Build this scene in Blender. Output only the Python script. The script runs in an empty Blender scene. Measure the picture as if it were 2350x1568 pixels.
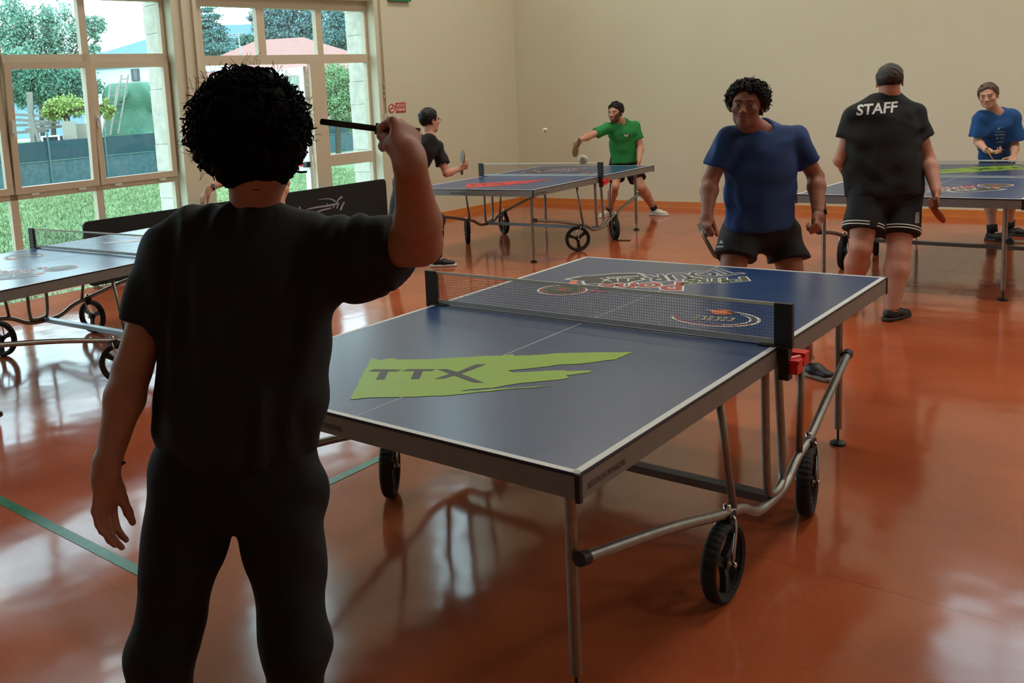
import bpy, math, random
import numpy as np
from mathutils import Vector, Matrix
from mathutils.bvhtree import BVHTree

C = bpy.context.scene.collection
rnd = random.Random(7)
V3 = lambda *a: np.array(a, dtype=float)

# ------------------------------------------------------------------ camera
CAM = V3(1.894, -3.286, 1.681)
YAW, PIT, ROL = -.760, .141, -.065
FPX, PPX, PPY = 2143.9, 821.06, 549.65
W0, H0 = 2350, 1568
_f = V3(math.sin(YAW) * math.cos(PIT), math.cos(YAW) * math.cos(PIT), -math.sin(PIT))
_r0 = V3(math.cos(YAW), -math.sin(YAW), 0)
_u0 = np.cross(_r0, _f)
CR = math.cos(ROL) * _r0 + math.sin(ROL) * _u0
CU = -math.sin(ROL) * _r0 + math.cos(ROL) * _u0
CF = _f
cam_d = bpy.data.cameras.new('camera')
cam = bpy.data.objects.new('camera', cam_d)
C.objects.link(cam)
cam.matrix_world = Matrix(((CR[0], CU[0], -CF[0], CAM[0]), (CR[1], CU[1], -CF[1], CAM[1]),
                           (CR[2], CU[2], -CF[2], CAM[2]), (0, 0, 0, 1)))
cam_d.sensor_fit = 'HORIZONTAL'
cam_d.sensor_width = 36
cam_d.lens = FPX / W0 * 36
cam_d.shift_x = (W0 / 2 - PPX) / W0
cam_d.shift_y = (PPY - H0 / 2) / W0
cam_d.clip_end = 2000
cam_d.clip_start = .05
bpy.context.scene.camera = cam

def ray(x, y): return CF + ((x - PPX) / FPX) * CR - ((y - PPY) / FPX) * CU
def P(x, y, D): return CAM + D * ray(x, y)
def G(x, y, z=0.0):
    d = ray(x, y)
    return CAM + (z - CAM[2]) / d[2] * d

# ------------------------------------------------------------------ world, exposure, added lamps
sc = bpy.context.scene
w = bpy.data.worlds.new('World'); sc.world = w
w.use_nodes = True
bg = w.node_tree.nodes['Background']
bg.inputs[0].default_value = (.70, .90, 1.0, 1)
bg.inputs[1].default_value = 4.1
sc.view_settings.view_transform = 'Standard'
sc.view_settings.look = 'None'
sc.view_settings.gamma = 1
sc.view_settings.exposure = 0.42
sc.view_settings.use_curve_mapping = False

def area(name, loc, rot, sx, sy, power, col=(1, 1, 1), portal=False):
    l = bpy.data.lights.new(name, 'AREA'); l.shape = 'RECTANGLE'
    l.size = sx; l.size_y = sy; l.energy = power; l.color = col
    if portal: l.cycles.is_portal = True
    o = bpy.data.objects.new(name, l); C.objects.link(o)
    o.location = loc; o.rotation_euler = rot
    return o
WA = -.04135                                     # the hall is turned a little against the first table
C0 = V3(-6.413, 9.28, 0)                         # far left corner of the hall
DB = V3(math.cos(WA), math.sin(WA), 0)           # along the back wall
DL = V3(math.sin(WA), -math.cos(WA), 0)          # along the window wall
def WL(s, off=0., z=0.): return C0 + DL * s + DB * off + V3(0, 0, z)
def WB(t, off=0., z=0.): return C0 + DB * t + DL * off + V3(0, 0, z)
LAMP_W = 64
CEIL = 6.9
for (t, s) in ((3.0, 2.5), (8.0, 2.5), (13.0, 2.5), (3.0, 6.0), (8.0, 6.0), (13.0, 6.0)):
    p = C0 + DB * t + DL * s
    area('added_lamp_light', (p[0], p[1], CEIL - .16), (0, 0, WA), 1.3, .5, LAMP_W, (1.0, .95, .85))  # unseen lamps added to lift the brightness of the far half

# ------------------------------------------------------------------ materials
def lin(c):
    return tuple(((v / 255) / 12.92 if v / 255 <= .04045 else ((v / 255 + .055) / 1.055) ** 2.4) for v in c)
MATS = {}
def mat(name, rgb, rough=.6, metal=0., spec=.5, noise=0., nscale=20., bump=0., bscale=60., attr=False, coat=0., alpha=1., ior=None, sheen=0.):
    if name in MATS: return MATS[name]
    m = bpy.data.materials.new(name); m.use_nodes = True; MATS[name] = m
    nt = m.node_tree; b = nt.nodes['Principled BSDF']
    col = lin(rgb) if max(rgb) > 1.01 else rgb
    b.inputs['Base Color'].default_value = (*col, 1)
    b.inputs['Roughness'].default_value = rough
    b.inputs['Metallic'].default_value = metal
    b.inputs['Specular IOR Level'].default_value = spec
    if coat: b.inputs['Coat Weight'].default_value = coat
    if ior: b.inputs['IOR'].default_value = ior
    if sheen: b.inputs['Sheen Weight'].default_value = sheen
    tc = nt.nodes.new('ShaderNodeTexCoord')
    src = None
    if attr:
        a = nt.nodes.new('ShaderNodeAttribute'); a.attribute_name = 'Col'; src = a.outputs['Color']
        nt.links.new(src, b.inputs['Base Color'])
    if noise:
        n = nt.nodes.new('ShaderNodeTexNoise'); n.inputs['Scale'].default_value = nscale; n.inputs['Detail'].default_value = 5
        nt.links.new(tc.outputs['Object'], n.inputs['Vector'])
        mr = nt.nodes.new('ShaderNodeMapRange'); mr.inputs[1].default_value = .3; mr.inputs[2].default_value = .7
        mr.inputs[3].default_value = 1 - noise; mr.inputs[4].default_value = 1 + noise
        nt.links.new(n.outputs['Fac'], mr.inputs[0])
        mx = nt.nodes.new('ShaderNodeVectorMath'); mx.operation = 'SCALE'
        if src: nt.links.new(src, mx.inputs[0])
        else: mx.inputs[0].default_value = col
        nt.links.new(mr.outputs[0], mx.inputs['Scale'])
        nt.links.new(mx.outputs[0], b.inputs['Base Color'])
    if bump:
        n = nt.nodes.new('ShaderNodeTexNoise'); n.inputs['Scale'].default_value = bscale; n.inputs['Detail'].default_value = 3
        nt.links.new(tc.outputs['Object'], n.inputs['Vector'])
        bp = nt.nodes.new('ShaderNodeBump'); bp.inputs['Strength'].default_value = bump; bp.inputs['Distance'].default_value = .01
        nt.links.new(n.outputs['Fac'], bp.inputs['Height']); nt.links.new(bp.outputs[0], b.inputs['Normal'])
    return m

def floor_mat():
    m = bpy.data.materials.new('floor_vinyl'); m.use_nodes = True
    nt = m.node_tree; b = nt.nodes['Principled BSDF']; L = nt.links.new
    tc = nt.nodes.new('ShaderNodeTexCoord')
    n1 = nt.nodes.new('ShaderNodeTexNoise'); n1.inputs['Scale'].default_value = 1.3; n1.inputs['Detail'].default_value = 4
    n2 = nt.nodes.new('ShaderNodeTexNoise'); n2.inputs['Scale'].default_value = 60; n2.inputs['Detail'].default_value = 6; n2.inputs['Roughness'].default_value = .7
    L(tc.outputs['Object'], n1.inputs['Vector']); L(tc.outputs['Object'], n2.inputs['Vector'])
    cr = nt.nodes.new('ShaderNodeValToRGB')
    cr.color_ramp.elements[0].position = .35; cr.color_ramp.elements[0].color = (*lin((156, 74, 42)), 1)
    cr.color_ramp.elements[1].position = .68; cr.color_ramp.elements[1].color = (*lin((182, 94, 58)), 1)
    L(n1.outputs['Fac'], cr.inputs['Fac'])
    mr = nt.nodes.new('ShaderNodeMapRange'); mr.inputs[1].default_value = .3; mr.inputs[2].default_value = .7; mr.inputs[3].default_value = .88; mr.inputs[4].default_value = 1.1
    L(n2.outputs['Fac'], mr.inputs[0])
    sc_ = nt.nodes.new('ShaderNodeVectorMath'); sc_.operation = 'SCALE'
    L(cr.outputs[0], sc_.inputs[0]); L(mr.outputs[0], sc_.inputs['Scale'])
    # welded seams every 1.55 m
    sep = nt.nodes.new('ShaderNodeSeparateXYZ'); L(tc.outputs['Object'], sep.inputs[0])
    ad = nt.nodes.new('ShaderNodeMath'); ad.operation = 'ADD'; ad.inputs[1].default_value = .08 + 1.55 * 20; L(sep.outputs['Y'], ad.inputs[0])
    md = nt.nodes.new('ShaderNodeMath'); md.operation = 'MODULO'; md.inputs[1].default_value = 1.55; L(ad.outputs[0], md.inputs[0])
    lt = nt.nodes.new('ShaderNodeMath'); lt.operation = 'LESS_THAN'; lt.inputs[1].default_value = .006; L(md.outputs[0], lt.inputs[0])
    mx = nt.nodes.new('ShaderNodeMix'); mx.data_type = 'RGBA'; L(lt.outputs[0], mx.inputs['Factor'])
    L(sc_.outputs[0], mx.inputs['A']); mx.inputs['B'].default_value = (*lin((150, 70, 50)), 1)
    L(mx.outputs['Result'], b.inputs['Base Color'])
    n3 = nt.nodes.new('ShaderNodeTexNoise'); n3.inputs['Scale'].default_value = 3.0; n3.inputs['Detail'].default_value = 5
    L(tc.outputs['Object'], n3.inputs['Vector'])
    mr2 = nt.nodes.new('ShaderNodeMapRange'); mr2.inputs[3].default_value = .05; mr2.inputs[4].default_value = .20
    L(n3.outputs['Fac'], mr2.inputs[0]); L(mr2.outputs[0], b.inputs['Roughness'])
    b.inputs['IOR'].default_value = 1.5
    b.inputs['Specular IOR Level'].default_value = .5
    n4 = nt.nodes.new('ShaderNodeTexNoise'); n4.inputs['Scale'].default_value = 2.2; n4.inputs['Detail'].default_value = 2
    L(tc.outputs['Object'], n4.inputs['Vector'])
    sb = nt.nodes.new('ShaderNodeMath'); sb.operation = 'MULTIPLY_ADD'; sb.inputs[1].default_value = -.03
    L(lt.outputs[0], sb.inputs[0]); L(n4.outputs['Fac'], sb.inputs[2])
    bp = nt.nodes.new('ShaderNodeBump'); bp.inputs['Strength'].default_value = .16; bp.inputs['Distance'].default_value = .03
    L(sb.outputs[0], bp.inputs['Height']); L(bp.outputs[0], b.inputs['Normal'])
    return m

def wall_mat():
    m = bpy.data.materials.new('wall_paint'); m.use_nodes = True
    nt = m.node_tree; b = nt.nodes['Principled BSDF']; L = nt.links.new
    b.inputs['Roughness'].default_value = .75
    tc = nt.nodes.new('ShaderNodeTexCoord')
    n = nt.nodes.new('ShaderNodeTexNoise'); n.inputs['Scale'].default_value = .7; n.inputs['Detail'].default_value = 4
    L(tc.outputs['Object'], n.inputs['Vector'])
    cr = nt.nodes.new('ShaderNodeValToRGB')
    cr.color_ramp.elements[0].position = .3; cr.color_ramp.elements[0].color = (*lin((208, 204, 178)), 1)
    cr.color_ramp.elements[1].position = .7; cr.color_ramp.elements[1].color = (*lin((214, 211, 188)), 1)
    L(n.outputs['Fac'], cr.inputs['Fac']); L(cr.outputs[0], b.inputs['Base Color'])
    n2 = nt.nodes.new('ShaderNodeTexNoise'); n2.inputs['Scale'].default_value = 120
    L(tc.outputs['Object'], n2.inputs['Vector'])
    bp = nt.nodes.new('ShaderNodeBump'); bp.inputs['Strength'].default_value = .12; bp.inputs['Distance'].default_value = .004
    L(n2.outputs['Fac'], bp.inputs['Height']); L(bp.outputs[0], b.inputs['Normal'])
    return m

def glass_mat():
    m = bpy.data.materials.new('window_glass'); m.use_nodes = True
    nt = m.node_tree; nt.nodes.clear(); L = nt.links.new
    o = nt.nodes.new('ShaderNodeOutputMaterial'); t = nt.nodes.new('ShaderNodeBsdfTransparent'); g = nt.nodes.new('ShaderNodeBsdfGlossy')
    t.inputs[0].default_value = (.92, .975, .97, 1); g.inputs['Roughness'].default_value = .02
    mx = nt.nodes.new('ShaderNodeMixShader'); mx.inputs[0].default_value = .05
    L(t.outputs[0], mx.inputs[1]); L(g.outputs[0], mx.inputs[2]); L(mx.outputs[0], o.inputs[0])
    return m

M_FLOOR, M_WALL, M_GLASS = floor_mat(), wall_mat(), glass_mat()
M_FRAME = mat('frame_metal', (205, 190, 165), .45, noise=.03)
M_PVCW = mat('white_metal', (225, 225, 222), .4)
M_STONE = mat('stone_block', (206, 200, 188), .85, noise=.14, nscale=9, bump=.5, bscale=30)
M_BASE = mat('skirting_vinyl', (205, 120, 50), .45, noise=.08, nscale=6)
M_STEEL = mat('zinc_steel', (150, 146, 140), .42, metal=.85, noise=.12, nscale=30)
M_CHROME = mat('bright_steel', (205, 205, 205), .2, metal=1.)
M_ALU = mat('apron_grey', (128, 126, 122), .5, metal=.25, noise=.05)
M_BLKP = mat('black_plastic', (20, 21, 22), .5)
M_RUB = mat('tyre_rubber', (24, 23, 22), .75, bump=.3, bscale=120)
M_TOP = mat('table_blue', (38, 66, 112), .27, spec=.6, ior=1.7, noise=.05, nscale=8)
M_WHITE = mat('white_print', (215, 215, 212), .45)
M_BLACK = mat('black_print', (30, 30, 32), .45)
M_RED = mat('red_plastic', (225, 30, 32), .35)

# ------------------------------------------------------------------ mesh helpers
def link_mesh(name, verts, faces, m, parent=None, smooth=False, origin=None):
    me = bpy.data.meshes.new(name)
    verts = np.asarray(verts, dtype=float)
    if origin is not None: verts = verts - np.asarray(origin)
    me.from_pydata([tuple(v) for v in verts], [], [tuple(int(i) for i in f) for f in faces])
    me.update()
    if smooth: me.polygons.foreach_set('use_smooth', [True] * len(me.polygons))
    if m: me.materials.append(m)
    o = bpy.data.objects.new(name, me); C.objects.link(o)
    if parent is not None: o.parent = parent
    return o
def tag(o, label=None, cat=None, group=None, kind=None):
    if label: o['label'] = label
    if cat: o['category'] = cat
    if group: o['group'] = group
    if kind: o['kind'] = kind
    return o
def empty(name, loc=(0, 0, 0), rz=0):
    o = bpy.data.objects.new(name, None); C.objects.link(o); o.location = tuple(loc); o.rotation_euler = (0, 0, rz)
    o.empty_display_size = .1
    return o
ROOTS = {}
def copy_tree(o, parent=None):
    c = o.copy(); C.objects.link(c); c.parent = parent
    for ch in list(o.children): copy_tree(ch, c)
    return c

class MB:
    def __init__(s): s.v = []; s.f = []
    def add(s, vs, fs):
        n = len(s.v); s.v += [tuple(float(c) for c in v) for v in vs]; s.f += [tuple(n + i for i in f) for f in fs]; return s
    def box(s, c, d, X=(1, 0, 0), Y=(0, 1, 0), Z=(0, 0, 1)):
        c = np.array(c, float); X, Y, Z = [np.array(a, float) * h / 2 for a, h in zip((X, Y, Z), d)]
        vs = [c + sx * X + sy * Y + sz * Z for sz in (-1, 1) for sy in (-1, 1) for sx in (-1, 1)]
        return s.add(vs, [(0, 2, 3, 1), (4, 5, 7, 6), (0, 1, 5, 4), (2, 6, 7, 3), (0, 4, 6, 2), (1, 3, 7, 5)])
    def bar(s, a, b, w, h, up=(0, 0, 1)):
        a, b = np.array(a, float), np.array(b, float); X = b - a; L = np.linalg.norm(X); X /= L
        Y = np.cross(up, X); Y /= np.linalg.norm(Y); Z = np.cross(X, Y)
        return s.box((a + b) / 2, (L, w, h), X, Y, Z)
    def tube(s, pts, r, n=10, closed=False):
        pts = [np.array(p, float) for p in pts]; N = len(pts); rs = r if hasattr(r, '__len__') else [r] * N
        rings = []; up = None
        for i in range(N):
            a = pts[i - 1] if (i > 0 or closed) else pts[i]; b = pts[(i + 1) % N] if (i < N - 1 or closed) else pts[i]
            t = b - a; t /= (np.linalg.norm(t) + 1e-12)
            if up is None:
                up = np.cross(t, (0, 0, 1)) if abs(t[2]) < .9 else np.cross(t, (1, 0, 0))
            up = up - t * (up @ t); up /= (np.linalg.norm(up) + 1e-12)
            w_ = np.cross(t, up)
            rings.append([pts[i] + rs[i] * (math.cos(2 * math.pi * k / n) * up + math.sin(2 * math.pi * k / n) * w_) for k in range(n)])
        vs = [v for rg in rings for v in rg]; fs = []
        for i in range(N if closed else N - 1):
            j = (i + 1) % N
            for k in range(n): fs.append((i * n + k, i * n + (k + 1) % n, j * n + (k + 1) % n, j * n + k))
        if not closed:
            fs.append(tuple(range(n))[::-1]); fs.append(tuple((N - 1) * n + k for k in range(n)))
        return s.add(vs, fs)
    def lathe(s, prof, n=32, c=(0, 0, 0), axis='z', mod=None, closed=False):
        m = len(prof); vs = []
        for k in range(n):
            a = 2 * math.pi * k / n; f = mod(k) if mod else 1
            for (r, z) in prof:
                rr = r * (f if r > 0 else 1)
                x, y = rr * math.cos(a), rr * math.sin(a)
                p = {'z': (x, y, z), 'x': (z, x, y), 'y': (x, z, y)}[axis]
                vs.append((p[0] + c[0], p[1] + c[1], p[2] + c[2]))
        fs = []
        for k in range(n):
            j = (k + 1) % n
            for i in range(m if closed else m - 1):
                i2 = (i + 1) % m
                fs.append((k * m + i, j * m + i, j * m + i2, k * m + i2))
        return s.add(vs, fs)
    def prism(s, poly, h, O=(0, 0, 0), X=(1, 0, 0), Y=(0, 1, 0), Z=(0, 0, 1)):
        O, X, Y, Z = [np.array(a, float) for a in (O, X, Y, Z)]
        n = len(poly)
        vs = [O + X * p[0] + Y * p[1] for p in poly] + [O + X * p[0] + Y * p[1] + Z * h for p in poly]
        fs = [tuple(range(n))[::-1], tuple(range(n, 2 * n))] + [(i, (i + 1) % n, n + (i + 1) % n, n + i) for i in range(n)]
        return s.add(vs, fs)
    def build(s, name, m, parent=None, smooth=False, origin=None): return link_mesh(name, s.v, s.f, m, parent, smooth, origin)

def smoothpath(pts, n=4, it=2):
    p = [np.array(a, float) for a in pts]
    for _ in range(it):
        q = [p[0]]
        for a, b in zip(p[:-1], p[1:]): q += [a * .75 + b * .25, a * .25 + b * .75]
        q.append(p[-1]); p = q
    return p

def text_geo(s, shear=0., bold=0., res=3, box=None):
    cu = bpy.data.curves.new('t', 'FONT'); cu.body = s; cu.size = 1; cu.shear = shear; cu.offset = bold; cu.resolution_u = res
    o = bpy.data.objects.new('t', cu); C.objects.link(o)
    dg = bpy.context.evaluated_depsgraph_get()
    me = bpy.data.meshes.new_from_object(o.evaluated_get(dg))
    v = np.array([tuple(a.co)[:2] for a in me.vertices]); f = [tuple(p.vertices) for p in me.polygons]
    bpy.data.objects.remove(o); bpy.data.curves.remove(cu); bpy.data.meshes.remove(me)
    mn, mx = (v.min(0), v.max(0)) if box is None else box
    return (v - mn) / (mx - mn), f, (mn, mx)
def text_quad(mb, s, bl, br, tr, tl, lift=0.0, nrm=(0, 0, 1), **k):
    if k.get('bold', 0) > 0 and k.get('box', 1) is None: k['box'] = text_geo(s, **{**k, 'bold': 0, 'box': None})[2]
    elif k.get('box', 1) == 1: k.pop('box', None)
    v, f, _ = text_geo(s, **k)
    bl, br, tr, tl = [np.array(a, float) for a in (bl, br, tr, tl)]
    n = np.array(nrm, float) * lift
    vs = [(bl * (1 - a) + br * a) * (1 - b) + (tl * (1 - a) + tr * a) * b + n for a, b in v]
    mb.add(vs, f)

# ------------------------------------------------------------------ signed distance modelling (bodies, clothes, hair)
def nrm(v):
    v = np.asarray(v, float); return v / (np.linalg.norm(v) + 1e-12)
class SDF:
    def __init__(s): s.ops = []
    def rc(s, a, b, ra, rb, k=.02):
        a, b = np.array(a, float), np.array(b, float); s.ops.append(('rc', a, b, ra, rb, k)); return s
    def el(s, c, r, R=None, k=.015, cut=False):
        R = np.eye(3) if R is None else np.array(R, float)     # rows: local axes
        s.ops.append(('cutel' if cut else 'el', np.array(c, float), np.array(r, float), R, None, k)); return s
    def ec(s, a, b, ra, rb, u, k=.03):
        s.ops.append(('ec', np.array(a, float), np.array(b, float), ra, rb, k, nrm(u))); return s
    def plane(s, p, n, since=0, box=None):
        s.ops.append(('pl', np.array(p, float), nrm(n), box, None, 0)); return s
    def cutrc(s, a, b, ra, rb, k=.01):
        s.ops.append(('cutrc', np.array(a, float), np.array(b, float), ra, rb, k)); return s
    def cone(s, a, b, ra, rb, k=.02):      # round start, flat open end at b
        s.ops.append(('cone', np.array(a, float), np.array(b, float), ra, rb, k)); return s
    def bounds(s):
        lo, hi = np.full(3, 1e9), np.full(3, -1e9)
        for o in s.ops:
            if o[0] in ('rc', 'ec', 'cone'):
                r = max(np.max(o[3]), np.max(o[4]))
                lo = np.minimum(lo, np.minimum(o[1], o[2]) - r); hi = np.maximum(hi, np.maximum(o[1], o[2]) + r)
            elif o[0] == 'el':
                r = o[2].max(); lo = np.minimum(lo, o[1] - r); hi = np.maximum(hi, o[1] + r)
        return lo, hi
    def mesh(s, h=.006, fine=(), hf=.0035, disp=None):
        lo, hi = s.bounds(); pad = .025
        ax = []
        for d in range(3):
            x = lo[d] - pad; L = [x]
            while x < hi[d] + pad:
                st = h
                for (fl, fh) in fine:
                    if fl[d] <= x <= fh[d]: st = hf
                x += st; L.append(x)
            ax.append(np.array(L, dtype=np.float32))
        X, Y, Z = ax
        D = np.full((len(X), len(Y), len(Z)), .05, dtype=np.float32)
        for o in s.ops:
            ty = o[0]; k = o[5]
            if ty in ('rc', 'ec', 'cone', 'cutrc'):
                r = max(np.max(o[3]), np.max(o[4])); m = r + k + .03
                l, g = np.minimum(o[1], o[2]) - m, np.maximum(o[1], o[2]) + m
            elif ty in ('el', 'cutel'):
                m = o[2].max() + k + .03; l, g = o[1] - m, o[1] + m
            else:
                if o[3] is None: l, g = lo - 1, hi + 1
                else: l, g = o[3]
            i0, i1 = np.searchsorted(X, l[0]), np.searchsorted(X, g[0]); j0, j1 = np.searchsorted(Y, l[1]), np.searchsorted(Y, g[1]); k0, k1 = np.searchsorted(Z, l[2]), np.searchsorted(Z, g[2])
            if i1 <= i0 or j1 <= j0 or k1 <= k0: continue
            x = X[i0:i1, None, None]; y = Y[None, j0:j1, None]; z = Z[None, None, k0:k1]
            cur = D[i0:i1, j0:j1, k0:k1]
            if ty in ('rc', 'cone', 'cutrc'):
                a, b = o[1], o[2]; ab = b - a; L2 = max(ab @ ab, 1e-9)
                px, py, pz = x - a[0], y - a[1], z - a[2]
                t = np.clip((px * ab[0] + py * ab[1] + pz * ab[2]) / L2, 0, 1)
                d = np.sqrt((px - t * ab[0]) ** 2 + (py - t * ab[1]) ** 2 + (pz - t * ab[2]) ** 2) - (o[3] + (o[4] - o[3]) * t)
                if ty == 'cone':
                    n = ab / math.sqrt(L2); d = np.maximum(d, (x - b[0]) * n[0] + (y - b[1]) * n[1] + (z - b[2]) * n[2])
            elif ty == 'ec':
                a, b = o[1], o[2]; ab = b - a; L2 = max(ab @ ab, 1e-9); w_ = ab / math.sqrt(L2)
                u = o[6] - w_ * (o[6] @ w_); u = nrm(u); v = np.cross(w_, u)
                px, py, pz = x - a[0], y - a[1], z - a[2]
                t = np.clip((px * ab[0] + py * ab[1] + pz * ab[2]) / L2, 0, 1)
                qx, qy, qz = px - t * ab[0], py - t * ab[1], pz - t * ab[2]
                ru = o[3][0] + (o[4][0] - o[3][0]) * t; rv = o[3][1] + (o[4][1] - o[3][1]) * t
                cu_ = (qx * u[0] + qy * u[1] + qz * u[2]) / ru; cv = (qx * v[0] + qy * v[1] + qz * v[2]) / rv
                cw = (qx * w_[0] + qy * w_[1] + qz * w_[2]) / np.minimum(ru, rv)
                d = (np.sqrt(cu_ ** 2 + cv ** 2 + cw ** 2) - 1) * np.minimum(ru, rv)
            elif ty in ('el', 'cutel'):
                c, r, R = o[1], o[2], o[3]; px, py, pz = x - c[0], y - c[1], z - c[2]
                e = [(px * R[i][0] + py * R[i][1] + pz * R[i][2]) for i in range(3)]
                k1_ = np.sqrt((e[0] / r[0]) ** 2 + (e[1] / r[1]) ** 2 + (e[2] / r[2]) ** 2)
                k2_ = np.sqrt((e[0] / r[0] ** 2) ** 2 + (e[1] / r[1] ** 2) ** 2 + (e[2] / r[2] ** 2) ** 2) + 1e-9
                d = k1_ * (k1_ - 1) / k2_
            else:
                n = o[2]; d = (x - o[1][0]) * n[0] + (y - o[1][1]) * n[1] + (z - o[1][2]) * n[2]
                D[i0:i1, j0:j1, k0:k1] = np.maximum(cur, d); continue
            if ty.startswith('cut'):
                hh = np.maximum(k - np.abs(-d - cur), 0) / max(k, 1e-6)
                D[i0:i1, j0:j1, k0:k1] = np.maximum(cur, -d) + hh * hh * k / 4
            else:
                hh = np.maximum(k - np.abs(d - cur), 0) / max(k, 1e-6)
                D[i0:i1, j0:j1, k0:k1] = np.minimum(cur, d) - hh * hh * k / 4
        if disp is not None:
            m = np.abs(D) < .04
            ii, jj, kk = np.nonzero(m)
            D[ii, jj, kk] -= disp(X[ii].astype(float), Y[jj].astype(float), Z[kk].astype(float)).astype(np.float32)
        return surface_nets(D, X, Y, Z)

def surface_nets(D, X, Y, Z):
    D[0], D[-1], D[:, 0], D[:, -1], D[:, :, 0], D[:, :, -1] = (.05,) * 6
    s = D < 0
    nx, ny, nz = D.shape
    acc = {}
    cs = (nx - 1, ny - 1, nz - 1)
    S = np.zeros(cs + (3,), np.float32); N = np.zeros(cs, np.int8)
    quads = []
    AX = (X, Y, Z)
    edges = []
    for a in range(3):
        s0 = [slice(None)] * 3; s1 = [slice(None)] * 3; s0[a] = slice(0, -1); s1[a] = slice(1, None)
        A, B = D[tuple(s0)], D[tuple(s1)]
        e = s[tuple(s0)] != s[tuple(s1)]
        idx = np.array(np.nonzero(e)).T
        va, vb = A[e], B[e]
        t = va / (va - vb)
        pos = np.stack([AX[d][idx[:, d]] for d in range(3)], 1)
        nxt = AX[a][idx[:, a] + 1]
        pos[:, a] = pos[:, a] + (nxt - pos[:, a]) * t
        o1, o2 = [d for d in range(3) if d != a]
        flip = va < 0
        for (p, q_) in ((0, 0), (1, 0), (1, 1), (0, 1)):
            c = idx.copy(); c[:, o1] -= p; c[:, o2] -= q_
            np.add.at(S, (c[:, 0], c[:, 1], c[:, 2]), pos); np.add.at(N, (c[:, 0], c[:, 1], c[:, 2]), 1)
        edges.append((a, idx, flip, o1, o2))
    act = N > 0
    ids = -np.ones(cs, np.int32); ids[act] = np.arange(act.sum())
    verts = S[act] / N[act][:, None]
    for a, idx, flip, o1, o2 in edges:
        q4 = []
        for (p, q_) in ((0, 0), (1, 0), (1, 1), (0, 1)):
            c = idx.copy(); c[:, o1] -= p; c[:, o2] -= q_
            q4.append(ids[c[:, 0], c[:, 1], c[:, 2]])
        Q = np.stack(q4, 1)
        fl = flip if a != 1 else ~flip
        Q[fl] = Q[fl][:, ::-1]
        quads.append(Q)
    return verts, np.concatenate(quads)

def big_mesh(name, v, q, m, parent=None, origin=None, col=None, smooth=True, relax=1):
    v = np.asarray(v, dtype=np.float64)
    for _ in range(relax):                                   # light smoothing of the extracted surface
        s = np.zeros_like(v); n = np.zeros(len(v))
        for a, b in ((0, 1), (1, 2), (2, 3), (3, 0)):
            np.add.at(s, q[:, a], v[q[:, b]]); np.add.at(n, q[:, a], 1)
            np.add.at(s, q[:, b], v[q[:, a]]); np.add.at(n, q[:, b], 1)
        v = v * .5 + .5 * s / np.maximum(n, 1)[:, None]
    wv = v.copy()
    if origin is not None: v = v - np.asarray(origin)
    me = bpy.data.meshes.new(name)
    me.vertices.add(len(v)); me.vertices.foreach_set('co', v.astype(np.float32).ravel())
    nf = len(q); k = q.shape[1]
    me.loops.add(nf * k); me.loops.foreach_set('vertex_index', q.astype(np.int32).ravel())
    me.polygons.add(nf); me.polygons.foreach_set('loop_start', np.arange(0, nf * k, k, dtype=np.int32))
    me.polygons.foreach_set('loop_total', np.full(nf, k, dtype=np.int32))
    me.update(calc_edges=True); me.validate()
    if smooth: me.polygons.foreach_set('use_smooth', np.ones(len(me.polygons), dtype=bool))
    if col is not None:
        cc = col(wv); a = me.color_attributes.new('Col', 'FLOAT_COLOR', 'POINT')
        a.data.foreach_set('color', np.concatenate([cc, np.ones((len(cc), 1))], 1).astype(np.float32).ravel())
    me.materials.append(m)
    o = bpy.data.objects.new(name, me); C.objects.link(o)
    if parent is not None: o.parent = parent
    return o

# ------------------------------------------------------------------ the hall
RX0 = C0
def struct(o): o['kind'] = 'structure'; return o
ROOM_L, ROOM_D = 19.0, 18.5      # along the window wall, along the back wall
f = MB()
c = [WL(0) , WL(ROOM_L), WL(ROOM_L) + DB * ROOM_D, WB(ROOM_D)]
f.add([p + V3(0, 0, -.2) for p in c] + c, [(3, 2, 1, 0), (4, 5, 6, 7), (0, 1, 5, 4), (1, 2, 6, 5), (2, 3, 7, 6), (3, 0, 4, 7)])
struct(f.build('floor', M_FLOOR))
f = MB()
f.add([p + V3(0, 0, CEIL) for p in c] + [p + V3(0, 0, CEIL + .2) for p in c], [(3, 2, 1, 0), (4, 5, 6, 7), (0, 1, 5, 4), (1, 2, 6, 5), (2, 3, 7, 6), (3, 0, 4, 7)])
struct(f.build('ceiling', mat('ceiling_paint', (214, 206, 188), .8, noise=.03, nscale=3)))
def wall_with_holes(name, u, nv, org, length, holes, th, m):
    # cells of a grid around rectangular holes; u along, nv outward
    us = sorted({0, length, *[h[0] for h in holes], *[h[1] for h in holes]}); zs = sorted({0, CEIL, *[h[2] for h in holes], *[h[3] for h in holes]})
    mb = MB()
    for a, b in zip(us[:-1], us[1:]):
        for z0, z1 in zip(zs[:-1], zs[1:]):
            if any(h[0] <= a and b <= h[1] and h[2] <= z0 and z1 <= h[3] for h in holes): continue
            mb.box(org + u * (a + b) / 2 + nv * th / 2 + V3(0, 0, (z0 + z1) / 2), (b - a, th, z1 - z0), u, nv, (0, 0, 1))
    return struct(mb.build(name, m))
OPEN = [(3.10, 5.94, 0., 3.06), (6.28, 9.2, 0., 3.06), (9.55, 12.5, 0., 3.06)]
HIGH = [(.95, 2.45, 4.25, 6.3), (4.2, 5.9, 4.25, 6.3), (7.2, 9.2, 4.25, 6.3), (10.2, 12.2, 4.25, 6.3), (13.2, 15.2, 4.25, 6.3)]
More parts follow.
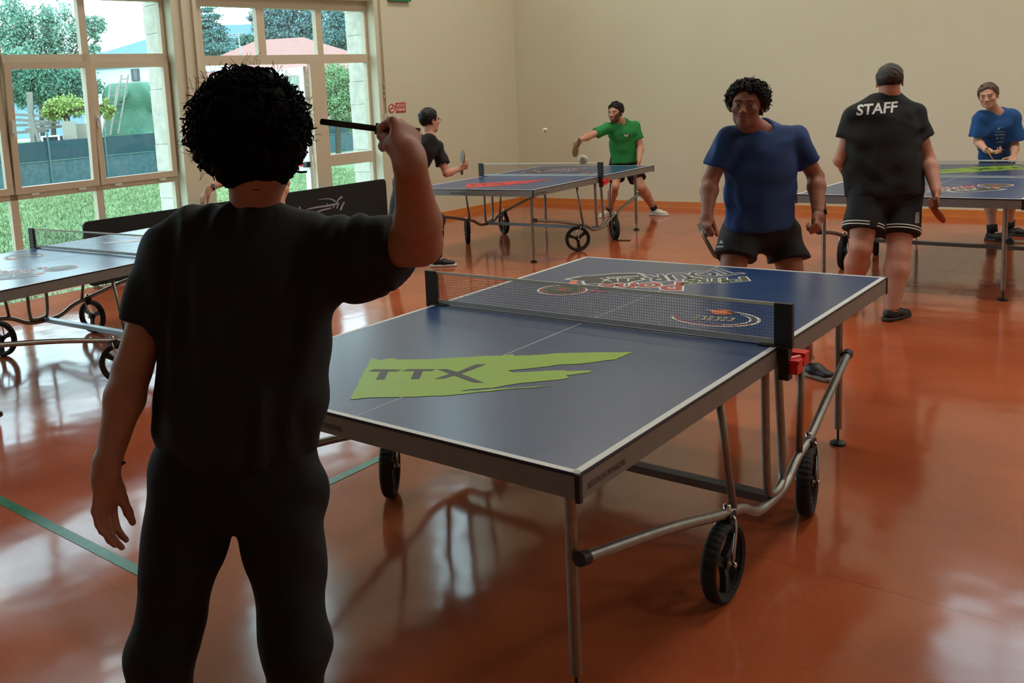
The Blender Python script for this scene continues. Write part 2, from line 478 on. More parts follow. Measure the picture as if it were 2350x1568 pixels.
HIGHB = [(5.95, 7.8, 4.6, 6.0), (9.6, 11.5, 4.6, 6.0), (13.2, 15.1, 4.6, 6.0)]
wall_with_holes('wall_left', DL, -DB, C0 - DL * .3, ROOM_L + .6, [(a + .3, b + .3, z0, z1) for a, b, z0, z1 in OPEN + HIGH], .26, M_WALL)
wall_with_holes('wall_back', DB, -DL, C0, ROOM_D, HIGHB, .3, M_WALL)
wall_with_holes('wall_right', DL, DB, WB(ROOM_D), ROOM_L, [], .3, M_WALL)
wall_with_holes('wall_front', DB, DL, WL(ROOM_L), ROOM_D, [], .3, M_WALL)
# rough stone outer leaf of the window wall (seen edge on through the panes)
mb = MB()
allh = OPEN + HIGH
def stone_leaf():
    zs = [i * .31 - .15 for i in range(24)]
    for z0, z1 in zip(zs[:-1], zs[1:]):
        row = int(round(z0 / .31))
        u = -.3 + (.3 if row % 2 else 0)
        cuts = sorted({-.3, ROOM_L + .3} | {h[0] for h in allh if h[2] < z1 - .02 and h[3] > z0 + .02} | {h[1] for h in allh if h[2] < z1 - .02 and h[3] > z0 + .02})
        for a, b in zip(cuts[:-1], cuts[1:]):
            mid = (a + b) / 2
            if any(h[0] <= mid <= h[1] and h[2] < z1 - .02 and h[3] > z0 + .02 for h in allh): continue
            n = max(1, round((b - a) / .62))
            for i in range(n):
                x0, x1 = a + (b - a) * i / n, a + (b - a) * (i + 1) / n
                g = .005; dd = rnd.uniform(-.012, .012)
                mb.box(C0 + DL * (x0 + x1) / 2 - DB * (.26 + .15 + dd / 2) + V3(0, 0, (z0 + z1) / 2), (x1 - x0 - g, .30 + dd, z1 - z0 - g), DL, -DB, (0, 0, 1))
stone_leaf()
struct(mb.build('trim_1', M_STONE))
# skirting
def skirt(name, a, b, n):
    m_ = MB(); X = nrm(b - a)
    m_.prism([(0, 0), (.018, 0), (.014, .02), (.009, .085), (0, .085)], np.linalg.norm(b - a), a, n, (0, 0, 1), X)
    m_2 = m_.build(name, M_BASE); struct(m_2)
skirt('baseboard_back', WB(0), WB(ROOM_D), DL)
skirt('baseboard_left', WL(0), WL(3.10), DB)
skirt('baseboard_left', WL(5.94), WL(6.28), DB)
skirt('baseboard_right', WB(ROOM_D), WL(ROOM_L) + DB * ROOM_D, -DB)

# window frames: s1<s2 along the wall (s grows towards the camera)
def frame_bar(mb, s0, s1, z0, z1, off=-.18, th=.07):
    mb.box(WL((s0 + s1) / 2, off, (z0 + z1) / 2), (s1 - s0, th, z1 - z0), DL, DB, (0, 0, 1))
def pane(parent, s0, s1, z0, z1, off=-.19):
    m_ = MB(); m_.box(WL((s0 + s1) / 2, off, (z0 + z1) / 2), (s1 - s0, .006, z1 - z0), DL, DB, (0, 0, 1))
    return m_.build('pane', M_GLASS, parent, origin=ORG)
def win_root(name, s):
    global ORG
    ORG = WL(s, -.18)
    r = empty(name, ORG); struct(r); return r
def sash(parent, s0, s1, z0, z1, off=-.14, wd=.065, tilt=0, handle=None, hinge='low'):
    """opening sash: frame, pane, handle; tilt leans the top into the hall"""
    def T(p):
        p = np.array(p, float)
        if not tilt: return p
        d = (p - WL((s0 + s1) / 2, off, z0)); h = d @ V3(0, 0, 1); k = d @ DB
        ca, sa = math.cos(tilt), math.sin(tilt)
        return WL((s0 + s1) / 2, off, z0) + DL * (d @ DL) + DB * (k * ca + h * sa) + V3(0, 0, h * ca - k * sa)
    def put(m_, nm, mt, par):
        m_.v = [tuple(T(v)) for v in m_.v]; return m_.build(nm, mt, par, origin=ORG)
    m_ = MB()
    for a, b, c_, d in ((s0, s0 + wd, z0, z1), (s1 - wd, s1, z0, z1), (s0 + wd, s1 - wd, z0, z0 + wd), (s0 + wd, s1 - wd, z1 - wd, z1)):
        frame_bar(m_, a, b, c_, d, off, .06)
    fr = put(m_, 'sash', M_FRAME, parent)
    m_ = MB(); m_.box(WL((s0 + s1) / 2, off, (z0 + z1) / 2), (s1 - s0 - 2 * wd + .01, .006, z1 - z0 - 2 * wd + .01), DL, DB, (0, 0, 1))
    put(m_, 'pane', M_GLASS, fr)
    if handle is not None:
        zc = z0 + .52 * (z1 - z0); m_ = MB(); m_.box(WL(handle, off + .035, zc), (.03, .012, .13), DL, DB, (0, 0, 1))
        m_.tube(smoothpath([WL(handle, off + .035, zc + .03), WL(handle, off + .075, zc + .03), WL(handle, off + .08, zc - .10)]), .009, 8)
        put(m_, 'handle', M_PVCW, fr)
    m_ = MB()
    for s_ in (s0 + .2, s1 - .2): m_.box(WL(s_, off + .02, z0 - .015), (.07, .03, .02), DL, DB, (0, 0, 1))
    m_.build('hinge', M_PVCW, fr, origin=ORG)
    return fr

# window 2 with the open glazed double door (right hand bay)
r = win_root('window_2', 4.5)
m_ = MB()
frame_bar(m_, 3.03, 3.15, 0, 3.06); frame_bar(m_, 5.78, 5.95, 0, 3.06)
frame_bar(m_, 3.15, 5.78, 2.93, 3.06)
frame_bar(m_, 3.15, 5.78, 2.26, 2.37)
frame_bar(m_, 3.92, 4.02, 2.37, 2.93); frame_bar(m_, 4.86, 4.98, 2.37, 2.93)
frame_bar(m_, 3.92, 4.17, 0, 2.26); frame_bar(m_, 3.15, 3.92, .93, 1.08); frame_bar(m_, 3.15, 3.92, 0, .10); frame_bar(m_, 3.92, 4.17, 0, .02)
m_.build('window_frame', M_FRAME, r, origin=ORG)
for a in ((3.15, 3.92, 2.37, 2.93), (4.02, 4.86, 2.37, 2.93), (4.98, 5.78, 2.37, 2.93), (3.15, 3.92, 1.08, 2.26), (3.15, 3.92, .10, .93)): pane(r, *a)
def leaf(name, s, sgn):
    org = WL(s, -.2); d = empty(name, org); struct(d)
    O = -DB; out = lambda k, z: WL(s + sgn * .03, -.22 - k, z)
    m_ = MB()
    for k0, k1, z0, z1 in ((0, .09, .02, 2.23), (.72, .80, .02, 2.23), (.09, .72, 2.13, 2.23), (.09, .72, .02, .14), (.09, .72, .90, 1.02)):
        m_.box(out((k0 + k1) / 2, (z0 + z1) / 2), (k1 - k0, .05, z1 - z0), DB, DL, (0, 0, 1))
    m_.build('door_frame', M_PVCW, d, origin=org)
    for z0, z1 in ((.14, .90), (1.02, 2.13)):
        m_ = MB(); m_.box(out(.405, (z0 + z1) / 2), (.63, .006, z1 - z0), DB, DL, (0, 0, 1)); m_.build('pane', M_GLASS, d, origin=org)
    m_ = MB(); m_.tube([out(.04, .985) + DL * .06 * sgn, out(.76, .985) + DL * .06 * sgn], .02, 10)
    hb = m_.build('panic_bar', M_RED, d, smooth=True, origin=org)
    m_ = MB()
    for k in (.03, .77): m_.box(out(k, .985) + DL * .05 * sgn, (.07, .07, .07), DB, DL, (0, 0, 1))
    m_.build('end_cap', M_BLKP, hb, origin=org)
leaf('door_1', 4.17, 1)
leaf('door_2', 5.78, -1)

# window 1 (left hand bay) and the further one beyond the frame
def bay(name, s0, s1, tilted):
    r = win_root(name, (s0 + s1) / 2)
    ms = [s0 + .055 + (s1 - s0 - .11) * i / 3 for i in range(4)]
    m_ = MB()
    frame_bar(m_, s0 - .03, ms[0] + .0, 0, 3.06); frame_bar(m_, ms[3], s1 + .03, 0, 3.06)
    frame_bar(m_, ms[0], ms[3], 2.96, 3.06); frame_bar(m_, ms[0], ms[3], 2.28, 2.40); frame_bar(m_, ms[0], ms[3], .98, 1.06); frame_bar(m_, ms[0], ms[3], 0, .32)
    for a in ms[1:3]:
        frame_bar(m_, a - .04, a + .04, 0, 2.96)
    m_.build('window_frame', M_FRAME, r, origin=ORG)
    g = [(ms[i] + (.04 if i else 0), ms[i + 1] - (.04 if i < 2 else 0)) for i in range(3)]
    for i, (a, b) in enumerate(g):
        pane(r, a, b, 2.40, 2.96); pane(r, a, b, .32, .98)
        sash(r, a - .03, b + .03, 1.04, 2.32, tilt=(.05 if (tilted and i == 1) else 0), handle=(b + .0 if i == 0 else b + .0))
bay('window_1', 6.28, 9.2, True)
bay('window_3', 9.55, 12.5, False)
for i, (a, b, z0, z1) in enumerate(HIGH):
    r = win_root('window_%d' % (4 + i), (a + b) / 2); m_ = MB()
    for k in range(4): s_ = a + (b - a) * k / 3; frame_bar(m_, s_ - .03, s_ + .03, z0, z1)
    for k in range(3): z_ = z0 + (z1 - z0) * k / 2; frame_bar(m_, a, b, z_ - .03, z_ + .03)
    m_.build('window_frame', M_FRAME, r, origin=ORG); pane(r, a, b, z0, z1)
for i, (a, b, z0, z1) in enumerate(HIGHB):
    org = WB((a + b) / 2, -.15); r = empty('window_%d' % (9 + i), org); struct(r); m_ = MB()
    for k in range(4): s_ = a + (b - a) * k / 3; m_.box(WB(s_, -.15, (z0 + z1) / 2), (.06, .07, z1 - z0), DB, DL)
    for k in range(3): z_ = z0 + (z1 - z0) * k / 2; m_.box(WB((a + b) / 2, -.15, z_), (b - a, .07, .06), DB, DL)
    m_.build('window_frame', M_FRAME, r, origin=org)
    m_ = MB(); m_.box(WB((a + b) / 2, -.15, (z0 + z1) / 2), (b - a, .006, z1 - z0), DB, DL); m_.build('pane', M_GLASS, r, origin=org)
# portals help the sky light find the openings
for (a, b, z0, z1) in OPEN + HIGH:
    p = WL((a + b) / 2, -.02, (z0 + z1) / 2); area('sky_portal', tuple(p), (math.pi / 2, 0, WA - math.pi / 2 + math.pi), b - a, z1 - z0, 1, portal=True)
for (a, b, z0, z1) in HIGHB:
    p = WB((a + b) / 2, .01, (z0 + z1) / 2); area('sky_portal', tuple(p), (math.pi / 2, 0, WA + math.pi + math.pi), b - a, z1 - z0, 1, portal=True)

# fixtures for the added lamps, out of view over the far half
lampbody = mat('added_lamp_white', (230, 230, 226), .4)
dif = bpy.data.materials.new('added_lamp_diffuser'); dif.use_nodes = True
dif.node_tree.nodes['Principled BSDF'].inputs['Emission Color'].default_value = (1, .9, .74, 1)
dif.node_tree.nodes['Principled BSDF'].inputs['Emission Strength'].default_value = 2.
first = None
for (t, s) in ((3.0, 2.5), (8.0, 2.5), (13.0, 2.5), (3.0, 6.0), (8.0, 6.0), (13.0, 6.0)):
    p = C0 + DB * t + DL * s
    if first is None:
        first = empty('added_ceiling_lamp', (p[0], p[1], CEIL), WA)
        m_ = MB(); m_.box((0, 0, -.06), (1.4, .6, .12)); m_.build('housing', lampbody, first)
        m_ = MB(); m_.box((0, 0, -.13), (1.3, .5, .02)); m_.build('diffuser', dif, first)
        o = first
    else:
        o = copy_tree(first); o.location = (p[0], p[1], CEIL)
    tag(o, 'added long white lamp, out of view, brightening the far half of the hall', 'ceiling lamp', 'added fill lamps over the far tables')

# shutter rods on the window wall, signs
rodm = mat('rod_paint', (176, 152, 120), .5, noise=.1)
def rod(s, z0, z1, lab, boxz=None):
    org = WL(s, .02, z0); r = empty('shutter_rod', org); m_ = MB()
    m_.tube([WL(s, .025, z0), WL(s, .025, z1)], .009, 8); m_.build('rod', rodm, r, smooth=True, origin=org)
    for z in (1.95, 1.78, 1.86): m_ = MB(); m_.lathe([(0, -.03), (.016, -.02), (.018, 0), (.016, .02), (0, .03)], 10, WL(s, .025, z)); m_.build('joint', rodm, r, smooth=True, origin=org)
    if boxz is None:
        tag(r, lab, 'shutter rod', 'thin rods beside the windows'); return
    m_ = MB(); m_.box(WL(s, .02, z0 + .0), (.05, .035, .15), DL, DB); bx = m_.build('winder_box', M_FRAME, r, origin=org)
    m_ = MB(); m_.box(WL(s - .012, .042, z0 + .0), (.012, .012, .06), DL, DB); m_.build('slot', M_BLKP, bx, origin=org)
    tag(r, lab, 'shutter rod', 'thin rods beside the windows')
rod(6.165, 1.22, 3.9, 'left of two thin brown shutter rods on the pillar between the windows')
rod(6.016, 1.22, 3.9, 'right of two thin brown shutter rods on the pillar between the windows')
rod(3.012, 1.49, 3.9, 'thin brown shutter rod with small box right of the second window', 1)
# no smoking sign
org = WL(2.75, .004, 1.63)
sg = empty('no_smoking_sign', org); tag(sg, 'small red and white no smoking sign on wall right of the windows', 'sign')
SR = mat('sign_red', (190, 38, 45), .45); SW = mat('sign_white', (225, 215, 200), .5)
m_ = MB(); m_.box(WL(2.75, .003, 1.63), (.36, .005, .15), DL, DB)
m_.v = [v for v in m_.v]; 
m_ = MB(); m_.box(WL(2.69, .004, 1.63), (.20, .006, .135), DL, DB); m_.build('red_plate', SR, sg, origin=org)
m_ = MB(); m_.prism([(.062 * math.cos(a * math.pi / 12), .062 * math.sin(a * math.pi / 12)) for a in range(24)], .006, WL(2.875, 0, 1.63), -DL, (0, 0, 1), DB); disc = m_.build('disc', SW, sg, origin=org)
m_ = MB(); m_.tube([WL(2.875, .008, 1.63) - DL * .054 * math.cos(a * math.pi / 12) + V3(0, 0, .054 * math.sin(a * math.pi / 12)) for a in range(24)], .007, 6, closed=True)
m_.bar(WL(2.875, .009, 1.63) - DL * .04 + V3(0, 0, .036), WL(2.875, .009, 1.63) + DL * .04 - V3(0, 0, .036), .012, .004, DB)
m_.build('ring', SR, sg, origin=org)
m_ = MB(); m_.box(WL(2.875, .0085, 1.625), (.06, .003, .010), DL, DB); m_.build('cigarette', M_BLACK, sg, origin=org)
m_ = MB()
for s_, z in (('VIETATO', 1.637), ('FUMARE', 1.582)):
    a, b = WL(2.785, .0085, z), WL(2.605, .0085, z); text_quad(m_, s_, a, b, b + V3(0, 0, .045), a + V3(0, 0, .045), bold=.02)
m_.build('lettering', SW, sg, origin=org)
# exit sign, only its underside edge is in the picture
org = WL(2.62, .03, 3.14)
ex = empty('exit_sign', org); tag(ex, 'green emergency exit light box at the top edge of the wall', 'sign')
m_ = MB(); m_.box(WL(2.62, .03, 3.14), (.42, .05, .17), DL, DB); m_.build('box', mat('sign_green', (20, 130, 70), .4), ex, origin=org)
m_ = MB(); m_.box(WL(2.62, .057, 3.14), (.30, .004, .03), DL, DB); m_.build('arrow', SW, ex, origin=org)

# floor court lines
GRN = mat('court_green', (22, 105, 66), .22, noise=.15, nscale=25)
m_ = MB(); m_.box((-3.7, -1.50, .0008), (5.3, .05, .0016)); struct(m_.build('trim_2', GRN))
m_ = MB(); m_.box((-1.045, 1.6, .0010), (.05, 6.25, .002)); struct(m_.build('trim_3', GRN))

# ------------------------------------------------------------------ ping pong tables
TW, TL, TH = 1.525, 2.74, .76
def quads_at(mb, pts, z=.7606):
    pass
def prints(root, near_col, far=True, flip=False):
    """printed artwork on the two halves; local table frame"""
    Z = TH + .0008
    R = (lambda p: (-p[0], -p[1])) if flip else (lambda p: (p[0], p[1]))
    def poly(name, pts, m, z=Z, parent=root):
        mb = MB(); q = [R(p) for p in pts]
        mb.prism(q, .0004, (0, 0, z)); return mb.build(name, m, parent)
    def L(pts): return [tuple(G(780 + x / 3.357, 790 + y / 3.357, TH)[:2]) for x, y in pts]
    sp = [(78, 428), (230, 130), (250, 112), (300, 125), (420, 110), (440, 122), (700, 118), (900, 105), (1000, 102), (1130, 92), (1250, 92), (1330, 78), (1345, 92), (1500, 86), (1700, 72), (1900, 68), (2080, 66), (2262, 63), (2200, 85), (2130, 118), (1900, 148), (1870, 152), (1700, 160), (1560, 178), (1400, 195), (1290, 206), (1340, 222), (1520, 212), (1700, 204), (1760, 210), (1850, 207), (1945, 206), (1930, 220), (1830, 232), (1740, 243), (1770, 262), (1700, 275), (1560, 287), (1400, 302), (1270, 322), (1180, 340), (1000, 352), (920, 366), (1060, 362), (1180, 348), (1400, 336), (1650, 322), (1500, 338), (1300, 350), (1000, 380), (850, 396), (795, 400), (700, 402), (500, 410), (250, 413)]
    def rough(pts, amp=.0022, st=.018):
        rr = random.Random(2); out = []
        for i, a in enumerate(pts):
            b = pts[(i + 1) % len(pts)]; d = math.hypot(b[0] - a[0], b[1] - a[1]); n = max(1, int(d / st)); out.append(a)
            for k in range(1, n): t = k / n; out.append((a[0] + (b[0] - a[0]) * t + rr.uniform(-amp, amp), a[1] + (b[1] - a[1]) * t + rr.uniform(-amp, amp)))
        return out
    s = poly('printed_splash', rough(L(sp)), near_col)
    t1 = [(222, 212), (262, 196), (478, 200), (440, 214), (372, 214), (345, 276), (277, 276), (312, 214)]
    t2 = [(480, 210), (522, 196), (740, 196), (705, 210), (640, 210), (612, 272), (545, 272), (575, 210)]
    x = [(748, 196), (830, 196), (905, 218), (1050, 158), (1125, 158), (935, 232), (1110, 300), (1030, 300), (880, 246), (805, 268), (728, 272), (845, 232)]
    for p in (t1, t2, x): poly('printed_letter', L(p), M_BLACK, Z + .0006, s)
    # tour artwork on the other half
    K = lambda pts: [tuple(G(1220 + x / 4.519, 600 + y / 4.519, TH)[:2]) for x, y in pts]
    gr, rd, og = mat('print_green', (70, 84, 52), .45), mat('print_red', (160, 52, 50), .45), mat('print_orange', (215, 112, 50), .45)
    pk = K([(330, 187), (500, 158), (420, 160), (700, 142), (870, 125), (1110, 122), (1190, 138), (1150, 142), (1220, 162), (1150, 178), (1190, 192), (1070, 215), (1000, 236), (940, 225), (780, 240), (700, 235), (540, 243), (510, 215), (540, 208), (420, 200)])
    w0 = poly('printed_splash', pk, M_WHITE)
    c = np.mean(pk, 0); poly('printed_brush', [tuple(c + (np.array(p) - c) * .9) for p in pk], M_BLACK, Z + .0006, w0)
    def tq(s_, q, m, par=root, z=Z, name='printed_letters', bold=.025, outline=None):
        q = K(q); pts = [np.array([*R(p), 0]) for p in q]
        if outline:
            mb = MB(); text_quad(mb, s_, *pts, lift=z, bold=bold + .045, box=None); o = mb.build(name, M_WHITE, par); par = o; z += .0006
        mb = MB(); text_quad(mb, s_, *pts, lift=z, bold=bold, **({'box': None} if outline else {}))
        return mb.build('letter_fill' if outline else name, m, par)
    dk = mat('print_dark', (48, 54, 74), .45)
    # quads: bottom-left, bottom-right, top-right, top-left in reading order
    tq('TOUR', [(2035, 85), (1180, 150), (1215, 222), (2190, 128)], dk, outline=1)
    tq('Ping', [(2195, 148), (1590, 180), (1545, 270), (2245, 202)], gr, outline=1)
    tq('Pon', [(1555, 215), (910, 232), (880, 292), (1545, 302)], rd, outline=1)
    tq('g', [(880, 235), (720, 235), (690, 285), (850, 292)], rd, outline=1)
    tq('TTX', [(1050, 210), (690, 178), (730, 215), (1060, 184)][0:1] + [(720, 218), (700, 178), (1060, 180)], M_WHITE, z=Z + .0012, bold=.0)
    tq('EXPERIENCE', [(1105, 150), (770, 166), (775, 180), (1110, 164)], M_WHITE, z=Z + .0012)
    poly('printed_stroke', K([(615, 292), (680, 290), (655, 308), (660, 325), (605, 325)]), rd); poly('printed_stroke', K([(700, 300), (790, 318), (720, 326), (690, 318)]), rd)
    poly('printed_stroke', K([(400, 205), (480, 205), (470, 235), (385, 235)]), og)
    # dart board ring
    ctr = G(1220 + 318 / 4.519, 600 + 300 / 4.519, TH)[:2]
    for i, (r, m) in enumerate(((.118, M_WHITE), (.108, rd), (.094, gr), (.07, M_BLACK), (.055, gr), (.028, rd))):
        o = poly('printed_ring' if i else 'printed_target', [(ctr[0] + r * math.cos(a * math.pi / 20), ctr[1] + r * math.sin(a * math.pi / 20)) for a in range(40)], m, Z + .0005 * i, root if i == 0 else tgt)
        if i == 0: tgt = o
    # club badge
    bc = np.array(G(1220 + 1900 / 4.519, 600 + 590 / 4.519, TH)[:2])
    def arc(r0, r1, a0, a1, m, z, par):
        n = 24; e = np.array([1.0, 0.0]); g = np.array([0.0, 1.0]); A = [math.radians(a0 + (a1 - a0) * i / n) for i in range(n + 1)]
        pts = [tuple(bc + e * r0 * math.cos(a) + g * r0 * math.sin(a) * .8) for a in A] + [tuple(bc + e * r1 * math.cos(a) + g * r1 * math.sin(a) * .8) for a in A[::-1]]
        return poly('printed_badge' if par is root else 'badge_arc', pts, m, z, par)
    b0 = arc(.172, .160, -160, 120, M_WHITE, Z, root)
    arc(.158, .145, -170, -20, rd, Z + .0005, b0); arc(.158, .14, -20, 90, dk, Z + .0005, b0); arc(.138, .13, -60, 60, M_WHITE, Z + .0005, b0)
    q = [(2080, 625), (1660, 610), (1690, 565), (2130, 590)]
    q = K(q); pts = [np.array([*R(p), 0]) for p in q]
    for i in range(6):
        f0, f1 = (i + .12) / 6, (i + .86) / 6
        a_ = pts[0] * (1 - f0) + pts[1] * f0; b_ = pts[0] * (1 - f1) + pts[1] * f1; d_ = pts[3] * (1 - f0) + pts[2] * f0; e_ = pts[3] * (1 - f1) + pts[2] * f1
        for t0, t1 in ((0, .24), (.38, .6), (.76, 1)) if i % 2 else ((0, .2), (.2, .8), (.8, 1)):
            k_ = .45 if (i % 2 == 0 and t0 == .2) else 1
            q4 = [a_ + (d_ - a_) * t0, a_ + (d_ - a_) * t0 + (b_ - a_) * k_, a_ + (d_ - a_) * t1 + (b_ - a_) * k_, a_ + (d_ - a_) * t1]
            mb = MB(); mb.add([p + V3(0, 0, Z + .0008) for p in q4], [(0, 1, 2, 3)]); mb.build('badge_stroke', mat('print_cream', (170, 165, 140), .5), b0)
    oc = np.array(G(1220 + 1975 / 4.519, 600 + 530 / 4.519, TH)[:2])
    poly('badge_ball', [(oc[0] + .045 * math.cos(a * math.pi / 10), oc[1] + .045 * math.sin(a * math.pi / 10)) for a in range(20)], og, Z + .0005, b0)

def make_table_base():
    root = empty('ping_pong_table')
    for sy in (-1, 1):
        y0, y1 = (.004, TL / 2) if sy > 0 else (-TL / 2, -.004)
        mb = MB(); mb.box((0, (y0 + y1) / 2, TH - .009), (TW - .004, y1 - y0 - .004, .018)); top = mb.build('tabletop', M_TOP, root)
        # white edge lines and the thin centre line
        mb = MB(); z = TH + .0003; h = .0006
        ye = sy * (TL / 2 - .012)
        mb.box((0, ye, z), (TW - .004, .02, h))
        for sx in (-1, 1): mb.box((sx * (TW / 2 - .012), (y0 + y1) / 2, z), (.02, y1 - y0 - .006, h))
        mb.box((0, (y0 + y1) / 2, z), (.003, y1 - y0 - .03, h))
        mb.build('white_line', M_WHITE, top)
        mb = MB(); zc = TH - .008 - .0305; hh = .061
        mb.box((0, sy * (TL / 2 - .0125), zc), (TW, .025, hh))
        for sx in (-1, 1): mb.box((sx * (TW / 2 - .0125), (y0 + y1) / 2 - sy * .012, zc), (.025, y1 - y0 - .025, hh))
        mb.box((0, (y0 if sy > 0 else y1), zc), (TW - .05, .025, .035))
        ap = mb.build('apron', M_ALU, root)
        for sx in (-1, 1): mb = MB(); mb.box((sx * (TW / 2 - .004), sy * (TL / 2 - .004), TH - .038), (.014, .014, .074)); mb.build('corner_cap', M_BLKP, ap)
        mb = MB(); mb.box((0, sy * (TL / 2 - .001), TH - .0055), (TW, .004, .005))
        for sx in (-1, 1): mb.box((sx * (TW / 2 - .001), (y0 + y1) / 2, TH - .0055), (.004, y1 - y0, .005))
        mb.build('black_seam', M_BLKP, ap)
    # lettering on the apron
    up = V3(0, 0, .017)
    def side(s_, p, d, n, w_):
        a = V3(*p) + n; text_quad(mb, s_, a, a + d * w_, a + d * w_ + up, a + up, bold=.01)
    X, Y = V3(1, 0, 0), V3(0, 1, 0)
    for o, d, n in ((V3(-.24, -TL / 2, .708), X, V3(0, -.0012, 0)), (V3(TW / 2, -1.33, .708), Y, V3(.0012, 0, 0))):
        mb = MB(); side('DECATHLON', o, d, n, .090); side('|', o + d * .096, d, n, .002); side('PONGORI', o + d * .104, d, n, .090)
        mb.build('apron_lettering', M_BLACK, root)
    # legs
    for sx in (-1, 1):
        for sy in (-1, 1):
            x, y = sx * .618, sy * 1.174; mb = MB()
            mb.tube([(x, y, .075), (x, y, .66)], .0165, 12)
            mb.tube(smoothpath([(x, y, .60), (x, y, .69), (x - sx * .11, y, .705)]), .013, 8)
            mb.box((x, y, .70), (.10, .05, .02))
            lg = mb.build('leg', M_STEEL, root, smooth=False)
            mb = MB(); mb.tube([(x, y, .01), (x, y, .08)], .005, 8); mb.lathe([(0, .0), (.034, 0), (.034, .010), (.02, .018), (0, .02)], 20, (x, y, 0)); mb.build('foot', M_BLKP, lg)
    # side chassis rails with loops and struts, cross beam
    for sx in (-1, 1):
        x = sx * .735
        prof = [(sx * .655, -1.174, .43), (sx * .70, -.75, .365), (x, -.40, .285), (x, -.27, .262), (x, -.16, .20), (x, -.08, .185), (x, .08, .185), (x, .16, .20), (x, .27, .262), (x, .40, .285), (sx * .70, .75, .365), (sx * .655, 1.174, .43)]
        mb = MB(); mb.tube(smoothpath(prof, it=2), .0165, 12); ch = mb.build('chassis_rail', M_STEEL, root, smooth=True)
        for sy in (-1, 1):
            mb = MB(); mb.tube([(sx * .655, sy * 1.16, .427), (sx * .652, sy * 1.195, .434)], .021, 14); mb.build('rail_cap', M_BLKP, ch)
            mb = MB(); mb.box((x, sy * .40, .272), (.04, .05, .04)); mb.build('caster_block', M_BLKP, ch)
        mb = MB(); mb.tube(smoothpath([(x - sx * .01, -.035, .70), (x - sx * .005, -.035, .235), (x, .0, .205), (x, .09, .205), (x - sx * .005, .135, .235), (x - sx * .02, .115, .70)], it=2), .0145, 12)
        mb.build('support_loop', M_STEEL, root, smooth=True)
        for sy in (-1, 1):
            mb = MB(); yt, yb = (-.435, -.345) if sy < 0 else (.35, .29); mb.tube([(x - sx * .01, yt, .70), (x, yb, .275)], .0125, 10); mb.build('strut', M_STEEL, root, smooth=True)
    mb = MB(); mb.box((0, .0, .195), (1.46, .05, .03)); mb.build('cross_beam', mat('beam_grey', (120, 124, 128), .3, metal=.6), root)
    # net, posts
    mb = MB()
    for i in range(153): xx = -.765 + 1.53 * i / 152; mb.box((xx, 0, TH + .078), (.0009, .0008, .140))
    for k in range(13): mb.box((0, 0, TH + .010 + .0108 * k), (1.53, .0008, .0012))
    nt_ = mb.build('net', mat('net_thread', (92, 96, 106), .8), root)
    mb = MB(); mb.box((0, 0, TH + .1490), (1.54, .0045, .011)); mb.build('top_tape', mat('tape_cream', (225, 220, 202), .7), nt_)
    mb = MB(); mb.box((0, 0, TH + .0150), (1.52, .003, .020)); mb.build('bottom_tape', mat('tape_grey', (196, 198, 198), .7), nt_)
    for sx in (-1, 1):
        mb = MB(); x = sx * .778
        mb.box((x, 0, TH + .077), (.060, .022, .156)); mb.box((x + sx * .004, 0, TH - .06), (.034, .04, .11)); mb.box((x - sx * .03, 0, TH - .0), (.10, .05, .012))
        mb.tube([(x, -.03, TH - .03), (x, .045, TH - .03)], .012, 10)
        mb.build('net_post', M_BLKP, root)
    # wheels: fork + tyre + rim
    for sx in (-1, 1):
        for sy in (-1, 1):
            fk = wheel(root); fk.location = (sx * .735, sy * .40, 0)
    return root
def wheel(root):
    R = .134; zc = R; tr = .035
    mb = MB()
    for s in (-1, 1):
        mb.tube(smoothpath([(s * .031, tr, zc), (s * .034, tr - .004, zc + .05), (s * .034, .012, R * 2 - .02), (s * .026, 0, R * 2 + .012), (0, 0, R * 2 + .018)], it=2), .0052, 8)
    mb.tube([(-.036, tr, zc), (.036, tr, zc)], .005, 8)
    for s in (-1, 1): mb.tube([(s * .033, tr, zc), (s * .042, tr, zc)], .009, 6)
    mb.tube([(0, 0, R * 2 + .010), (0, 0, R * 2 + .05)], .012, 10)
    fk = mb.build('caster_fork', M_CHROME, root, smooth=True)
    mb = MB(); w_ = .026
    prof = [(R - .026, -w_ + .006), (R - .012, -w_), (R - .004, -w_ + .005), (R, -w_ + .012), (R, w_ - .012), (R - .004, w_ - .005), (R - .012, w_), (R - .026, w_ - .006)]
    mb.lathe(prof, 72, (0, tr, zc), 'x', mod=lambda k: 1.0 if k % 2 else .982, closed=True)
    mb.build('tyre', M_RUB, fk)
    mb = MB(); mb.lathe([(R - .034, -.012), (R - .024, -.015), (R - .024, .015), (R - .034, .012)], 40, (0, tr, zc), 'x', closed=True)
    mb.tube([(-.019, tr, zc), (.019, tr, zc)], .02, 16)
    for k in range(3):
        a = k * 2 * math.pi / 3 + .4; d = V3(0, math.cos(a), math.sin(a)); n = V3(0, -math.sin(a), math.cos(a)); o_ = V3(0, tr, zc)
        pts = []
        p0, p1 = .015, R - .03
        vs = []
        for xx in (-.010, .010):
            for (rr, ww) in ((p0, .019), (p0 + .03, .012), (p1, .021)):
                vs += [o_ + d * rr + n * ww + V3(xx, 0, 0), o_ + d * rr - n * ww + V3(xx, 0, 0)]
        fs = [(0, 1, 3, 2), (2, 3, 5, 4), (7, 6, 8, 9), (9, 8, 10, 11), (0, 2, 8, 6), (2, 4, 10, 8), (3, 1, 7, 9), (5, 3, 9, 11), (4, 5, 11, 10), (1, 0, 6, 7)]
        mb.add(vs, fs)
    mb.build('rim', M_BLKP, fk)
    return fk

